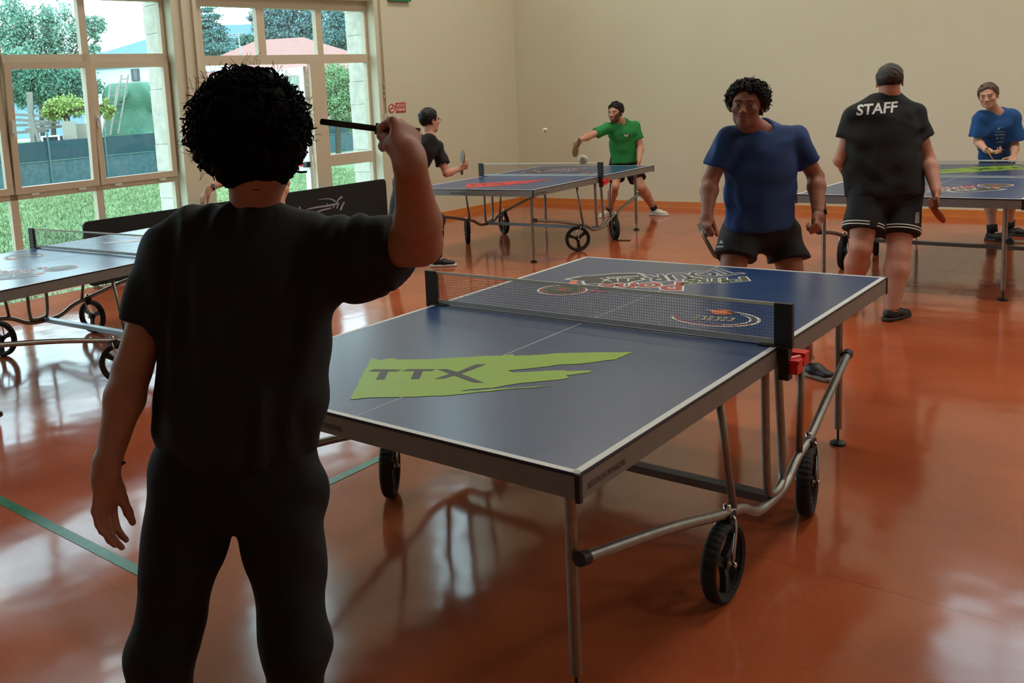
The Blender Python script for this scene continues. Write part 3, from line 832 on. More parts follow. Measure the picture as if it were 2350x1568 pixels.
def place_table(root, x, y, th, casters, label):
    root.location = (x, y, 0); root.rotation_euler = (0, 0, th)
    tag(root, label, 'table', 'ping pong tables')
    fks = [c for c in root.children if c.name.startswith('caster_fork')]
    fks.sort(key=lambda o: (round(o.location[0], 2), round(o.location[1], 2)))
    for fk, a in zip(fks, casters): fk.rotation_euler = (0, 0, a)
def ball_holder(root):
    mb = MB()
    for k, (dy, dz) in enumerate(((.02, -.035), (.085, -.022))):
        mb.box((.800, dy, TH + dz - .034), (.05, .055, .048)); mb.box((.800, dy - .01, TH + dz - .014), (.062, .045, .012))
    mb.tube([(.79, .0, TH - .045), (.815, .05, TH - .045)], .01, 8)
    mb.build('ball_holder', M_RED, root)
T1 = make_table_base()
T2, T3, T4 = copy_tree(T1), copy_tree(T1), copy_tree(T1)
GREEN = mat('splash_green', (140, 178, 42), .42, noise=.03)
# casters order: (-x,-y), (-x,+y), (+x,-y), (+x,+y)
place_table(T1, 0, 0, 0, (.55 + math.pi, 1.0, math.pi, .18 + math.pi), 'nearest blue ping pong table, lime splash print and black letters on its near half')
place_table(T2, -3.92, 5.886, .023, (.68, .95, 2.35, .75), 'blue ping pong table with a red splash, in the far corner before the bearded player')
place_table(T3, .172, 5.863, -.064 + math.pi, (.2, .3, .3, .15), 'blue ping pong table at the right edge, between the STAFF shirt man and the boy')
place_table(T4, -4.112, .237, .053 + math.pi, (2.0, 2.3, 1.75, 1.9), 'pale shining ping pong table at the left edge, in front of the windows')
prints(T1, GREEN); prints(T2, mat('splash_red', (205, 48, 52), .42)); prints(T3, GREEN); prints(T4, mat('splash_white', (215, 218, 222), .42))
ball_holder(T1); ball_holder(T2)

# table tennis surrounds against the window wall
BAR = mat('barrier_cloth', (17, 20, 22), .8, bump=.1, bscale=200)
def barrier(s0, s1, label):
    org = WL((s0 + s1) / 2, .10); r = empty('table_tennis_barrier', org)
    def rr(a, b, c_, d, rad):
        pts = []
        for cx, cz, a0 in ((b - rad, d - rad, 0), (a + rad, d - rad, 90), (a + rad, c_ + rad, 180), (b - rad, c_ + rad, 270)):
            for i in range(6): t = math.radians(a0 + i * 18); pts.append((cx + rad * math.cos(t), cz + rad * math.sin(t)))
        return pts
    mb = MB(); mb.prism(rr(s0, s1, .03, .70, .06), .02, WL(0, .09), DL, (0, 0, 1), DB); mb.build('panel', BAR, r, origin=org)
    for s in (s0 + .1, s1 - .1):
        mb = MB(); mb.tube([WL(s, .02, .012), WL(s, .20, .012)], .01, 8); mb.tube([WL(s, .10, .012), WL(s, .10, .06)], .008, 8); mb.build('leg', M_STEEL, r, smooth=True, origin=org)
    tag(r, label, 'barrier', 'black court barriers along the windows')
    return r, org
barrier(5.42, 7.64, 'black cloth barrier panel below the left window, behind the pale table')
br, borg = barrier(3.18, 5.40, 'black cloth barrier panel with a white brush emblem, below the glazed door')
# brush strokes on the panel, traced from the picture onto the panel's plane
def onpanel(x, y, off=.112):
    d = ray(x, y); p0 = WL(0, off); t = ((p0 - CAM) @ DB) / (d @ DB); return CAM + t * d
sc_ = 280 / 2350
def bp(x, y): return onpanel(620 + x * sc_, 400 + y * sc_)
mb = MB()
def stroke(pts, ws):
    pts = [np.array(p, float) for p in pts]; pp = smoothpath([V3(*p, 0) for p in pts], it=3); n = len(pp)
    for i in range(n - 1):
        a, b = pp[i][:2], pp[i + 1][:2]; t = (b - a) / (np.linalg.norm(b - a) + 1e-9); nn = np.array([-t[1], t[0]])
        w0 = np.interp(i / (n - 1), np.linspace(0, 1, len(ws)), ws); w1 = np.interp((i + 1) / (n - 1), np.linspace(0, 1, len(ws)), ws)
        mb.add([bp(*(a + nn * w0)), bp(*(a - nn * w0)), bp(*(b - nn * w1)), bp(*(b + nn * w1))], [(0, 1, 2, 3)])
stroke([(930, 490), (1100, 465), (1210, 490), (1285, 545)], (3, 8, 12, 8))
stroke([(1285, 545), (1310, 490), (1385, 430)], (6, 12, 22))
stroke([(700, 680), (860, 640), (1100, 610), (1330, 560)], (4, 14, 18, 12))
stroke([(1100, 600), (1095, 550)], (10, 4)); stroke([(1215, 645), (1240, 590)], (14, 8)); stroke([(1285, 660), (1310, 580)], (14, 10)); stroke([(1355, 690), (1390, 600), (1430, 530)], (20, 16, 8))
stroke([(820, 760), (1000, 690), (1180, 650)], (3, 16, 10)); stroke([(560, 620), (600, 700), (560, 820)], (6, 14, 8))
mb.build('brush_emblem', mat('emblem_grey', (150, 152, 152), .7), br, origin=borg)

# phone on the floor, balls
ph = G(1431, 552); r = empty('phone', ph, .35); tag(r, 'black phone lying on the floor beside the far table wheel', 'phone')
mb = MB(); mb.box((0, 0, .004), (.15, .075, .008)); mb.build('case', M_BLKP, r); mb = MB(); mb.box((0, 0, .0085), (.142, .068, .001)); mb.build('screen', mat('screen_glass', (12, 12, 14), .1), r)
ballm = mat('ball_white', (232, 226, 208), .5)
def ball(p, label):
    mb = MB(); n = 16; mb.lathe([(.02 * math.sin(math.pi * i / n), -.02 * math.cos(math.pi * i / n)) for i in range(n + 1)], 24)
    o = mb.build('ping_pong_ball', ballm, smooth=True); o.location = tuple(p); tag(o, label, 'ball', 'balls in flight')
ball(P(1251, 299, 8.0), 'small white ball high in front of the beige wall, left of the green shirt')
ball(P(1338, 367, 3.9), 'white ball just above the net of the far corner table')

# ------------------------------------------------------------------ people
SK = lambda rgb: np.array(lin(rgb))
def skin_mat(name, rough=.55): return mat(name, (160, 100, 76), rough, attr=True, noise=.07, nscale=35)
M_EYE = mat('eye_ball', (200, 195, 190), .2, attr=True)
def frame_of(fwd, up):
    u = nrm(up); f_ = nrm(np.array(fwd) - u * (np.array(fwd) @ u)); r = np.cross(f_, u)
    return np.array([r, f_, u])
def head_ops(S, c, R, s=1.0, hair=False):
    T = lambda x, y, z: c + s * (R[0] * x + R[1] * y + R[2] * z)
    E = lambda p, r, k=.012, cut=False, RR=None: S.el(T(*p), np.array(r) * s, R if RR is None else RR, k, cut)
    E((0, -.014, .032), (.076, .097, .086)); E((0, .026, -.030), (.058, .064, .086), .03)
    E((0, .066, -.094), (.026, .022, .020), .03)
    for m in (-1, 1):
        E((m * .036, .010, -.062), (.020, .042, .034), .03); E((m * .042, .062, -.022), (.022, .022, .020), .02)
        E((m * .028, .083, .022), (.026, .012, .009), .012)
    for m in (-1, 1): E((m * .031, .102, .002), (.0175, .014, .0115), .010, True)
    S.rc(T(0, .082, .008), T(0, .106, -.030), .0075 * s, .0115 * s, .010)
    for m in (-1, 1): E((m * .0125, .097, -.035), (.0085, .011, .0085), .006)
    E((0, .090, -.057), (.024, .010, .0065), .006); E((0, .088, -.0705), (.020, .010, .0075), .006)
    E((0, .100, -.0635), (.024, .010, .0016), .003, True)
    for m in (-1, 1):
        E((m * .0365, .012 - .018, -.010), (.0, .0, .0), .0) if False else None
        E((m * .079, -.012, -.006), (.0075, .019, .032), .008); E((m * .087, -.008, -.004), (.006, .010, .018), .004, True)
        for z in (.0065, -.0065): E((m * .031, .0835, z), (.0155, .0085, .0038), .004)
def head_col(c, R, s, base, beard=0., brow=(28, 20, 16), browk=1.):
    base = SK(base); lip = base * np.array([.85, .55, .55])
    bd = SK((38, 28, 24)); bw = SK(brow)
    def f(v):
        p = (v - c) @ R.T / s
        col = np.tile(base, (len(v), 1))
        x, y, z = p[:, 0], p[:, 1], p[:, 2]
        ax = np.abs(x)
        if beard:
            m = np.clip((.02 - z) / .02, 0, 1) * 0
            sm = lambda t: np.clip(t, 0, 1) ** 2 * (3 - 2 * np.clip(t, 0, 1))
            top = -.050 + .055 * sm((ax - .030) / .035)
            k = sm((top - z) / .012 + .5) * sm((z + .150) / .02) * sm((y + .012) / .015)
            k = k * (1 - sm((.014 - np.abs(z + .0635)) / .004) * sm((.026 - ax) / .005))
            must = sm((.008 - np.abs(z + .050)) / .004) * sm((.034 - ax) / .006) * (y > .06)
            k = np.maximum(k, must) * beard
            col = col * (1 - k[:, None]) + bd * k[:, None]
        k = ((np.abs(z + .064) < .0125) & (ax < .025) & (y > .075)).astype(float)[:, None] * .7
        col = col * (1 - k) + lip * k
        zz = .0215 + .0045 * np.sin(np.clip((ax - .008) / .044, 0, 1) * 2.2)
        k = ((np.abs(z - zz) < .0052) & (ax > .011) & (ax < .052) & (y > .055)).astype(float)[:, None] * .92 * browk
        col = col * (1 - k) + bw * k
        k = ((np.sqrt(((ax - .031) / .020) ** 2 + ((z + .0) / .013) ** 2) < 1) & (y > .05)).astype(float)[:, None] * .35
        col = col * (1 - k) + col * np.array([.55, .45, .45]) * k
        return col
    return f
def add_eyes(body, c, R, s, org, down=0.0, side=0.0):
    for m in (-1, 1):
        p = c + s * (R[0] * m * .031 + R[1] * .0772 + R[2] * 0)
        mb = MB(); n = 12
        mb.lathe([(.0118 * s * math.sin(math.pi * i / n), -.0118 * s * math.cos(math.pi * i / n)) for i in range(n + 1)], 20)
        v = np.array(mb.v); q = mb.f
        g = nrm(R[1] + R[0] * side - R[2] * down)
        me = bpy.data.meshes.new('eye'); me.from_pydata([tuple(x) for x in (v + p - org)], [], q); me.update()
        a = me.color_attributes.new('Col', 'FLOAT_COLOR', 'POINT')
        d = (v / (.0118 * s)) @ g
        for i, dd in enumerate(d): a.data[i].color = (.012, .009, .007, 1) if dd > .80 else (.24, .21, .19, 1)
        me.polygons.foreach_set('use_smooth', [True] * len(me.polygons)); me.materials.append(M_EYE)
        o = bpy.data.objects.new('eye', me); C.objects.link(o); o.parent = body
def hand_ops(S, W, d, n, right=True, curl=(.5, .6, .5), s=1.0, thumb=(.5, .4, .4), spread=.0, tdir=None):
    d = nrm(d); n = nrm(np.array(n) - d * (np.array(n) @ d)); t = np.cross(d, n) * (1 if right else -1)
    S.rc(W - d * .012 * s, W + d * .02 * s, .025 * s, .024 * s, .02)
    S.ec(W + d * .022 * s, W + d * .078 * s, (.031 * s, .0145 * s), (.038 * s, .0135 * s), t, .02)
    L = (.070, .079, .073, .056); off = (.030, .0105, -.0095, -.028); bz = (.088, .092, .088, .080); rad = (.0088, .0090, .0086, .0076)
    def rot(v, a): return v * math.cos(a) + n * math.sin(a) if True else v
    for i in range(4):
        a = 0.; p = W + d * bz[i] * s + t * off[i] * s; sd = nrm(d + t * off[i] * spread * 10)
        for j, fr in enumerate((.48, .29, .23)):
            a += curl[j] if not hasattr(curl[0], '__len__') else curl[i][j]
            dr = sd * math.cos(a) + n * math.sin(a)
            q = p + dr * L[i] * fr * s
            S.rc(p, q, rad[i] * s * (1 - .08 * j), rad[i] * s * (.92 - .08 * j), .007 if j == 0 else .003); p = q
    p = W + d * .028 * s + t * .024 * s + n * .006 * s
    dr = nrm(d * .75 + t * .75 + n * .35) if tdir is None else nrm(tdir)
    S.rc(W + d * .02 * s, p + dr * .02 * s, .019 * s, .014 * s, .02)
    for j, ln in enumerate((.040, .031, .024)):
        q = p + dr * ln * s
        S.rc(p, q, (.0125, .0108, .0096)[j] * s, (.0108, .0098, .0078)[j] * s, .006); p = q
        dr = nrm(dr + (n * .5 - t * .55 + d * .25) * thumb[j])
def limb(S, a, b, c, r, k=.02):
    """upper + lower segment with muscle bulge; r = (root, mid joint, bulge, end)"""
    S.rc(a, b, r[0], r[1], k)
    m = b + (c - b) * .28; S.rc(b, m, r[1] * .95, r[2], k); S.rc(m, c, r[2], r[3], k)
def folds(amp, dirn, freq, seed=0):
    rs = np.random.RandomState(seed); K = rs.normal(0, 1, (6, 3)) * freq; PH = rs.uniform(0, 6.28, 6); W_ = rs.normal(0, 1, (3, 3)) * freq * .4
    dirn = np.array(dirn, float)
    def f(x, y, z):
        p = np.stack([x, y, z], 1); p = p + .03 * np.sin(p @ W_.T)
        p = p * dirn; v = np.zeros(len(p))
        for k, ph in zip(K, PH): v += np.sin(p @ k + ph)
        v = v / 6; return amp * np.sign(v) * np.abs(v) ** .8 * 2
    return f
def shoe(parent, ank, toe, org, m, sole=(215, 210, 205), s=1.0, z0=None, name='shoe', solem=None):
    """ank: ankle point, toe: horizontal direction; foot rests on z=0 (or z0)"""
    z0 = 0 if z0 is None else z0
    t = nrm([toe[0], toe[1], 0]); lat = V3(-t[1], t[0], 0); B = V3(ank[0], ank[1], z0)
    S = SDF(); up = V3(0, 0, 1)
    S.ec(B - t * .03 * s + up * .045 * s, B + t * .07 * s + up * .042 * s, (.037 * s, .032 * s), (.042 * s, .034 * s), lat, .02)
    S.ec(B + t * .07 * s + up * .040 * s, B + t * .165 * s + up * .034 * s, (.044 * s, .034 * s), (.038 * s, .022 * s), lat, .03)
    S.rc(B + up * .05 * s, B + up * .09 * s, .040 * s, .042 * s, .02)
    S.cutrc(B + up * .10 * s, B + up * .16 * s, .030 * s, .036 * s)
    S.plane(B + up * .018 * s, -up)
    v, q = S.mesh(.006)
    sh = big_mesh(name, v, q, m, parent, org)
    S = SDF()
    S.ec(B - t * .035 * s + up * .018, B + t * .06 * s + up * .018, (.041 * s, .05), (.042 * s, .05), lat, .01)
    S.ec(B + t * .06 * s + up * .018, B + t * .170 * s + up * .020, (.044 * s, .05), (.037 * s, .05), lat, .02)
    S.plane(B + up * .026 * s, up); S.plane(B + up * .001, -up)
    v, q = S.mesh(.006)
    big_mesh('sole', v, q, mat('sole_%d' % sole[0], sole, .6), sh, org)
    mb = MB()
    for k in range(4): c_ = B + t * (.045 + .022 * k) * s + up * (.083 - .008 * k) * s; mb.tube([c_ - lat * .022 * s - up * .008, c_ + up * .002, c_ + lat * .022 * s - up * .008], .0028, 6)
    mb.build('laces', mat('laces_%d' % sole[1], tuple(min(255, x) for x in sole), .7) if sole[0] > 100 else M_BLKP, sh, origin=org)
    return sh
def racket(grip, axis, normal, col, label, s=1.0, black=(25, 25, 27), wood=(170, 130, 85)):
    """grip: centre of the handle, axis: handle -> blade"""
    a = nrm(axis); n = nrm(np.array(normal) - a * (np.array(normal) @ a)); u = np.cross(a, n)
    r = empty('ping_pong_racket', grip)
    bl = []
    for k in range(36):
        th = 2 * math.pi * k / 36; x, y = .076 * math.cos(th), .080 * math.sin(th)
        bl.append((x, y))
    c_ = a * .125
    mb = MB(); mb.prism([(x, y) for x, y in bl], .006, c_ - n * .003, u, a, n); mb.prism([(-.02, .04), (-.014, .0), (.014, 0), (.02, .04)], .006, a * .03 - n * .003, u, a, n)
    w_ = mb.build('blade', mat('racket_wood_%d' % wood[0], wood, .5), r)
    for sgn, cc in ((1, col), (-1, black)):
        mb = MB(); mb.prism([(x * .985, max(y, -.058) * .985) for x, y in bl], .003, c_ + n * (.003 if sgn > 0 else -.006), u, a, n); mb.build('rubber', mat('rubber_%d_%d' % (cc[0], cc[1]), cc, .5), w_)
    mb = MB(); pts = [-a * .055, -a * .05, a * .045]; 
    prof = [(.015, -.055), (.0165, -.05), (.0135, .0), (.0135, .048)]
    for (w0, t0), (w1, t1) in zip(prof[:-1], prof[1:]):
        vs = [a * t0 + u * sx * w0 + n * sy * .011 for sy in (-1, 1) for sx in (-1, 1)] + [a * t1 + u * sx * w1 + n * sy * .011 for sy in (-1, 1) for sx in (-1, 1)]
        mb.add(vs, [(0, 1, 5, 4), (1, 3, 7, 5), (3, 2, 6, 7), (2, 0, 4, 6)] + ([(0, 2, 3, 1)] if t0 < -.05 else []) + ([(4, 5, 7, 6)] if t1 > .04 else []))
    mb.build('handle', mat('racket_handle', (70, 50, 40), .5), r)
    tag(r, label, 'racket', 'rackets held by the players')
    return r
def hair_cap(c, R, s, th=1.0, seed=0, line=.068, slope=.66, nape=-.06, freq=70, amp=.006, vol=(1, 1, 1), back=0.):
    S = SDF(); T = lambda x, y, z: c + s * (R[0] * x + R[1] * y + R[2] * z)
    S.el(T(0, -.018 - back, .038), np.array([.086 * vol[0], .107 * vol[1], .091 * vol[2]]) * s * th, R, .01)
    n = R @ V3(0, 0, 0); nn = nrm(R[1] * .75 - R[2] * slope)
    S.plane(T(0, .070, line), nn); S.plane(T(0, 0, nape), -R[2] * 1.0)
    return S
def person(name, label, org): 
    o = empty(name, org); tag(o, label, 'person'); return o
def conform(mb_v, shirt, direction, lift):
    """push flat lettering along a direction onto the cloth"""
    me = shirt.data; off = np.array(shirt.matrix_basis.translation) if False else np.zeros(3)
    vs = [Vector(v.co) for v in me.vertices]; fs = [tuple(p.vertices) for p in me.polygons]
    t = BVHTree.FromPolygons(vs, fs); d = Vector(direction).normalized(); out = []
    for v in mb_v:
        h = t.ray_cast(Vector(v) - d * .6, d)
        out.append(tuple(h[0] - d * lift) if h[0] is not None else tuple(v))
    return out
def subdiv(vs, fs, it=1):
    import bmesh
    bm = bmesh.new(); V = [bm.verts.new(v) for v in vs]
    for f_ in fs:
        try: bm.faces.new([V[i] for i in f_])
        except ValueError: pass
    bmesh.ops.triangulate(bm, faces=bm.faces[:])
    for _ in range(it): bmesh.ops.subdivide_edges(bm, edges=[e for e in bm.edges if e.calc_length() > .012], cuts=1)
    bmesh.ops.triangulate(bm, faces=bm.faces[:])
    bm.verts.index_update(); o = ([tuple(v.co) for v in bm.verts], [tuple(v.index for v in f_.verts) for f_ in bm.faces]); bm.free(); return o
UP = V3(0, 0, 1)
def on_floor(p, z=.085): q = p.copy(); q[2] = z; return q
RIGHTH = nrm([CR[0], CR[1], 0])       # level direction to the right of the picture
AWAY = nrm([CF[0], CF[1], 0])         # level direction away from the viewer

# ---- the player in the foreground, seen from behind
def fg_man():
    J = dict(head=P(588, 322, 1.95), neck=P(580, 490, 1.98), shL=P(388, 602, 2.0), shR=P(742, 578, 1.97), elL=P(303, 850, 1.99), wrL=P(243, 1078, 1.90),
             elR=P(965, 560, 1.84), wrR=P(940, 372, 1.69), pel=P(545, 1090, 2.0), hipL=P(446, 1135, 2.0), hipR=P(636, 1125, 2.0), knL=P(372, 1500, 1.98), knR=P(680, 1490, 1.95),
             anL=P(345, 1960, 2.04), anR=P(672, 1950, 2.0))
    lat = nrm(J['shR'] - J['shL']); fwd = nrm(np.cross(UP, lat))
    org = V3(J['pel'][0], J['pel'][1], 0)
    r = person('person', 'curly haired person seen from behind in black shirt and trousers, right arm raised', org)
    J['anL'] = on_floor(J['anL']); J['anR'] = on_floor(J['anR'])
    S = SDF(); H = J['head']; R = frame_of(fwd + lat * .28, UP + fwd * .1)
    head_ops(S, H, R, 1.0)
    S.rc(J['neck'] - UP * .02 + fwd * .02, H - R[2] * .06 - R[1] * .02, .054, .052, .03)
    S.rc(J['neck'] - UP * .05, J['shL'], .045, .052, .04); S.rc(J['neck'] - UP * .05, J['shR'], .045, .052, .04)
    ch = (J['shL'] + J['shR']) / 2 - UP * .12
    S.ec(J['pel'], ch, (.145, .095), (.155, .095), lat, .03); S.ec(ch, J['neck'] - UP * .12, (.15, .09), (.11, .06), lat, .03)
    limb(S, J['shL'], J['elL'], J['wrL'], (.052, .040, .041, .0255)); limb(S, J['shR'], J['elR'], J['wrR'], (.054, .042, .044, .029))
    S.el(J['shR'] + (J['elR'] - J['shR']) * .55 + UP * .008, (.045, .045, .045), None, .03)
    hand_ops(S, J['wrL'], P(238, 1200, 1.89) - J['wrL'], nrm(RIGHTH * .88 - AWAY * .38), right=False, curl=(.28, .4, .35), thumb=(.05, .0, .0), s=.98, tdir=-UP * .9 + RIGHTH * .28)
    hd = P(928, 285, 1.745) - J['wrR']
    hdn = nrm(hd); hn = AWAY * .8 - RIGHTH * .5; hn = nrm(hn - hdn * (hn @ hdn)); GR = J['wrR'] + hdn * .088 + hn * .034 - RIGHTH * .012
    hand_ops(S, J['wrR'], hd, AWAY * .8 - RIGHTH * .5, right=True, curl=(1.35, 1.6, 1.2), thumb=(.9, .9, .5), s=1.0, tdir=-RIGHTH * .30 + AWAY * .75 + UP * .1)
    for s_ in ('L', 'R'):
        limb(S, J['hip' + s_] - UP * .03, J['kn' + s_], J['an' + s_], (.072, .050, .050, .036), .03)
        S.rc(J['an' + s_] - UP * .01, J['an' + s_] + fwd * .13 - UP * .055, .034, .022)
    v, q = S.mesh(.0058, fine=[(P(860, 240, 1.65) - .06, P(960, 400, 1.65) + .06), (J['wrL'] - .2, J['wrL'] + .1)], hf=.0036)
    body = big_mesh('body', v, q, skin_mat('skin_tan'), r, org, col=head_col(H, R, 1.0, (170, 112, 90)))
    # shirt
    S = SDF(); T = 1.98
    st = [(540, 1000, .180, .125), (553, 900, .174, .118), (556, 770, .180, .118), (560, 650, .190, .118), (568, 560, .185, .105), (590, 518, .10, .075)]
    st[-2:] = [(568, 585, .182, .10), (585, 566, .11, .055)]
    for a, b in zip(st[:-1], st[1:]): S.ec(P(a[0], a[1], 2.0), P(b[0], b[1], 1.99), (a[2], a[3]), (b[2], b[3]), lat, .03)
    S.plane(P(540, 1050, 2.0), -UP + lat * .10)
    nb = J['neck'] - UP * .035
    S.rc(nb, J['shL'] + UP * .002, .056, .064, .04); S.rc(nb, J['shR'] + UP * .004, .058, .068, .04)
    S.cone(J['shL'], J['shL'] + (J['elL'] - J['shL']) * .60, .066, .066, .03)
    S.cone(J['shR'] + UP * .006, J['shR'] + (J['elR'] - J['shR']) * .78, .066, .062, .03); S.cone(J['shR'] - UP * .03, J['shR'] + (J['elR'] - J['shR']) * .76 - UP * .03, .062, .060, .03)
    S.cone(J['shR'] - UP * .05, J['shR'] + (J['elR'] - J['shR']) * .62 - UP * .05, .062, .050, .03)
    S.cutrc(J['neck'] + UP * .028 + fwd * .02, J['neck'] + UP * .12 + lat * .02, .050, .066, .008)
    v, q = S.mesh(.0062, disp=folds(.0045, (1, 1, .45), 42, 3))
    big_mesh('t_shirt', v, q, mat('black_cotton', (8, 13, 17), .85, noise=.1, nscale=200, bump=.15, bscale=300), r, org)
    # trousers
    S = SDF()
    S.ec(P(545, 1000, 2.0), P(541, 1090, 2.0), (.165, .11), (.183, .12), lat, .03)
    for s_, k in (('L', 1), ('R', -1)):
        h, kn, an = J['hip' + s_], J['kn' + s_], J['an' + s_] + UP * .02
        S.rc(h, kn, .098, .069, .012); S.cone(kn, an, .069, .060, .03)
        if s_ == 'R': S.el(h + lat * .080 - UP * .01, (.026, .03, .05), None, .025)
    v, q = S.mesh(.0068, disp=folds(.005, (1, 1, .6), 30, 5))
    big_mesh('trousers', v, q, mat('black_trousers', (5, 7, 9), .9), r, org)
    sm = mat('black_leather', (18, 18, 19), .5)
    for s_ in ('L', 'R'): shoe(r, J['an' + s_], fwd + (lat if s_ == 'R' else -lat) * .3, org, sm)
    # hair: lumpy mass + hundreds of curls
    hc = P(570, 290, 1.95); S = SDF()
    S.el(hc, np.array([.116, .118, .112]), R, .01); S.el(H - R[1] * .020 + R[2] * .025, np.array([.092, .108, .098]), R, .03); S.el(hc - UP * .04, np.array([.092, .092, .074]), R, .05)
    S.el(P(592, 366, 1.94), np.array([.070, .07, .056]), R, .04)
    v, q = S.mesh(.006, disp=folds(.007, (1, 1, 1), 120, 11))
    hm = mat('hair_black', (9, 9, 10), .8, spec=.12)
    hr = big_mesh('hair', v, q, hm, r, org)
    mb = MB(); rr = random.Random(5)
    for i in range(1500):
        d = nrm([rr.gauss(0, 1), rr.gauss(0, 1), rr.gauss(.15, 1)])
        if d @ R[1] > .75 or d @ R[2] < -.72: continue
        nar = 1 if d @ R[2] > -.1 else 1 + .32 * (d @ R[2] + .1)
        loc = hc + (R[0] * (d @ R[0]) * .112 * nar + R[1] * (d @ R[1]) * .110 + R[2] * (d @ R[2]) * (.112 if d @ R[2] > 0 else .108))
        if d @ R[2] < -.6: loc = loc + R[0] * .012
        a = nrm(np.cross(d, [rr.gauss(0, 1), rr.gauss(0, 1), rr.gauss(0, 1)])); b = np.cross(d, a)
        rad = rr.uniform(.006, .013) if rr.random() < .8 else rr.uniform(.012, .018); turns = rr.uniform(.9, 1.8); ln = rr.uniform(.006, .024); ph = rr.uniform(0, 6.28)
        drift = a * rr.uniform(-.02, .02) + UP * -.01
        n = 13
        side = nrm(a * rr.uniform(-1, 1) + b * rr.uniform(-1, 1))
        pts = [loc - d * .012 + d * (ln + .012) * (k / (n - 1)) + drift * (k / (n - 1)) ** 2 + rad * (math.cos(ph + turns * 6.28 * k / (n - 1)) * side + math.sin(ph + turns * 6.28 * k / (n - 1)) * (d * .9 + a * .3)) for k in range(n)]
        t0 = rr.uniform(.0022, .0052)
        mb.tube(pts, [t0 * (1 - .55 * k / (n - 1)) for k in range(n)], 5)
    for i in range(260):                              # stray single hairs
        d = nrm([rr.gauss(0, 1), rr.gauss(0, 1), rr.gauss(.3, 1)]); a = nrm(np.cross(d, [rr.gauss(0, 1), rr.gauss(0, 1), rr.gauss(0, 1)]))
        loc = hc + d * .112; ln = rr.uniform(.02, .045); n = 8; ph = rr.uniform(0, 6)
        mb.tube([loc + d * ln * k / (n - 1) + a * .012 * math.sin(ph + 3.5 * k / (n - 1)) for k in range(n)], .0005, 3)
    mb.build('curls', hm, hr, smooth=True, origin=org)
    # thin bracelet
    w_ = J['wrL']; ax = nrm(w_ - J['elL']); u = nrm(np.cross(ax, AWAY)); v_ = np.cross(ax, u); w_ = w_ - ax * .004
    mb = MB(); mb.tube([w_ + .0285 * (math.cos(a * math.pi / 10) * u + math.sin(a * math.pi / 10) * v_) + ax * .004 * math.sin(a * math.pi / 10) for a in range(20)], .0016, 6, closed=True)
    mb.tube([w_ + RIGHTH * .029 + ax * -.004, w_ + RIGHTH * .036 - ax * .010], .003, 6)
    mb.build('bracelet', mat('cord_brown', (50, 28, 22), .7), r, smooth=True, origin=org)
    Dg = (GR - CAM) @ CF; g = P(908, 301, Dg + .022); a_ = nrm(P(765, 283, Dg + .192) - g)
    racket(g, a_, np.cross(a_, ray(820, 290)) + UP * .012, (20, 20, 24), 'thin dark racket seen edge on, in the raised fist of the curly haired player', wood=(24, 24, 26))
fg_man()

# ------------------------------------------------------------------ outside
GZ = -.15
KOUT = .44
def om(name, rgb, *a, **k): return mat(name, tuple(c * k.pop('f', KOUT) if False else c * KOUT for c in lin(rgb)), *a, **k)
OUT = -DB
def grass_mat():
    m = om('lawn', (118, 158, 84), .9); nt = m.node_tree; b = nt.nodes['Principled BSDF']; L = nt.links.new
    tc = nt.nodes.new('ShaderNodeTexCoord'); n = nt.nodes.new('ShaderNodeTexNoise'); n.inputs['Scale'].default_value = 5; n.inputs['Detail'].default_value = 8; n.inputs['Roughness'].default_value = .75
    L(tc.outputs['Object'], n.inputs['Vector']); cr = nt.nodes.new('ShaderNodeValToRGB')
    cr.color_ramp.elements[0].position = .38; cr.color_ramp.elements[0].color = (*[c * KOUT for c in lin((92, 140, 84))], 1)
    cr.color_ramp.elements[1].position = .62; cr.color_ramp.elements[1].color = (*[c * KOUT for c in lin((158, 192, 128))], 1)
    L(n.outputs['Fac'], cr.inputs['Fac']); L(cr.outputs[0], b.inputs['Base Color']); return m
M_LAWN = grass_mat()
mb = MB(); a_, b_ = C0 - DL * 60 - DB * .56, C0 + DL * 40 - DB * .56
mb.add([(*a_[:2], GZ), (*b_[:2], GZ), (*(b_ + OUT * 120)[:2], GZ), (*(a_ + OUT * 120)[:2], GZ)], [(0, 1, 2, 3)])
o = mb.build('ground', M_LAWN); struct(o)
mb = MB(); mb.box((-23.4, 12, GZ + .01), (3.4, 50, .02)); struct(mb.build('gravel_path', om('gravel', (170, 172, 168), .95, noise=.25, nscale=14)))
# grass blades near the windows
rs = np.random.RandomState(3); n = 60000
px = rs.uniform(-22, -7.4, n); py = rs.uniform(-1, 17, n); hh = rs.uniform(.02, .10, n); an = rs.uniform(0, 6.28, n); wd = .007 + .0010 * np.abs(px + 7)
v = np.zeros((n, 3, 3)); v[:, 0] = np.stack([px - np.cos(an) * wd, py - np.sin(an) * wd, np.full(n, GZ)], 1); v[:, 1] = np.stack([px + np.cos(an) * wd, py + np.sin(an) * wd, np.full(n, GZ)], 1)
v[:, 2] = np.stack([px + rs.normal(0, .03, n), py + rs.normal(0, .03, n), GZ + hh], 1)
g = big_mesh('grass', v.reshape(-1, 3), np.arange(n * 3).reshape(n, 3), om('grass_blade', (176, 206, 142), .8, noise=.35, nscale=1.5), smooth=False, relax=0)
tag(g, 'long tufted green grass of the lawn outside the windows', 'grass', kind='stuff')

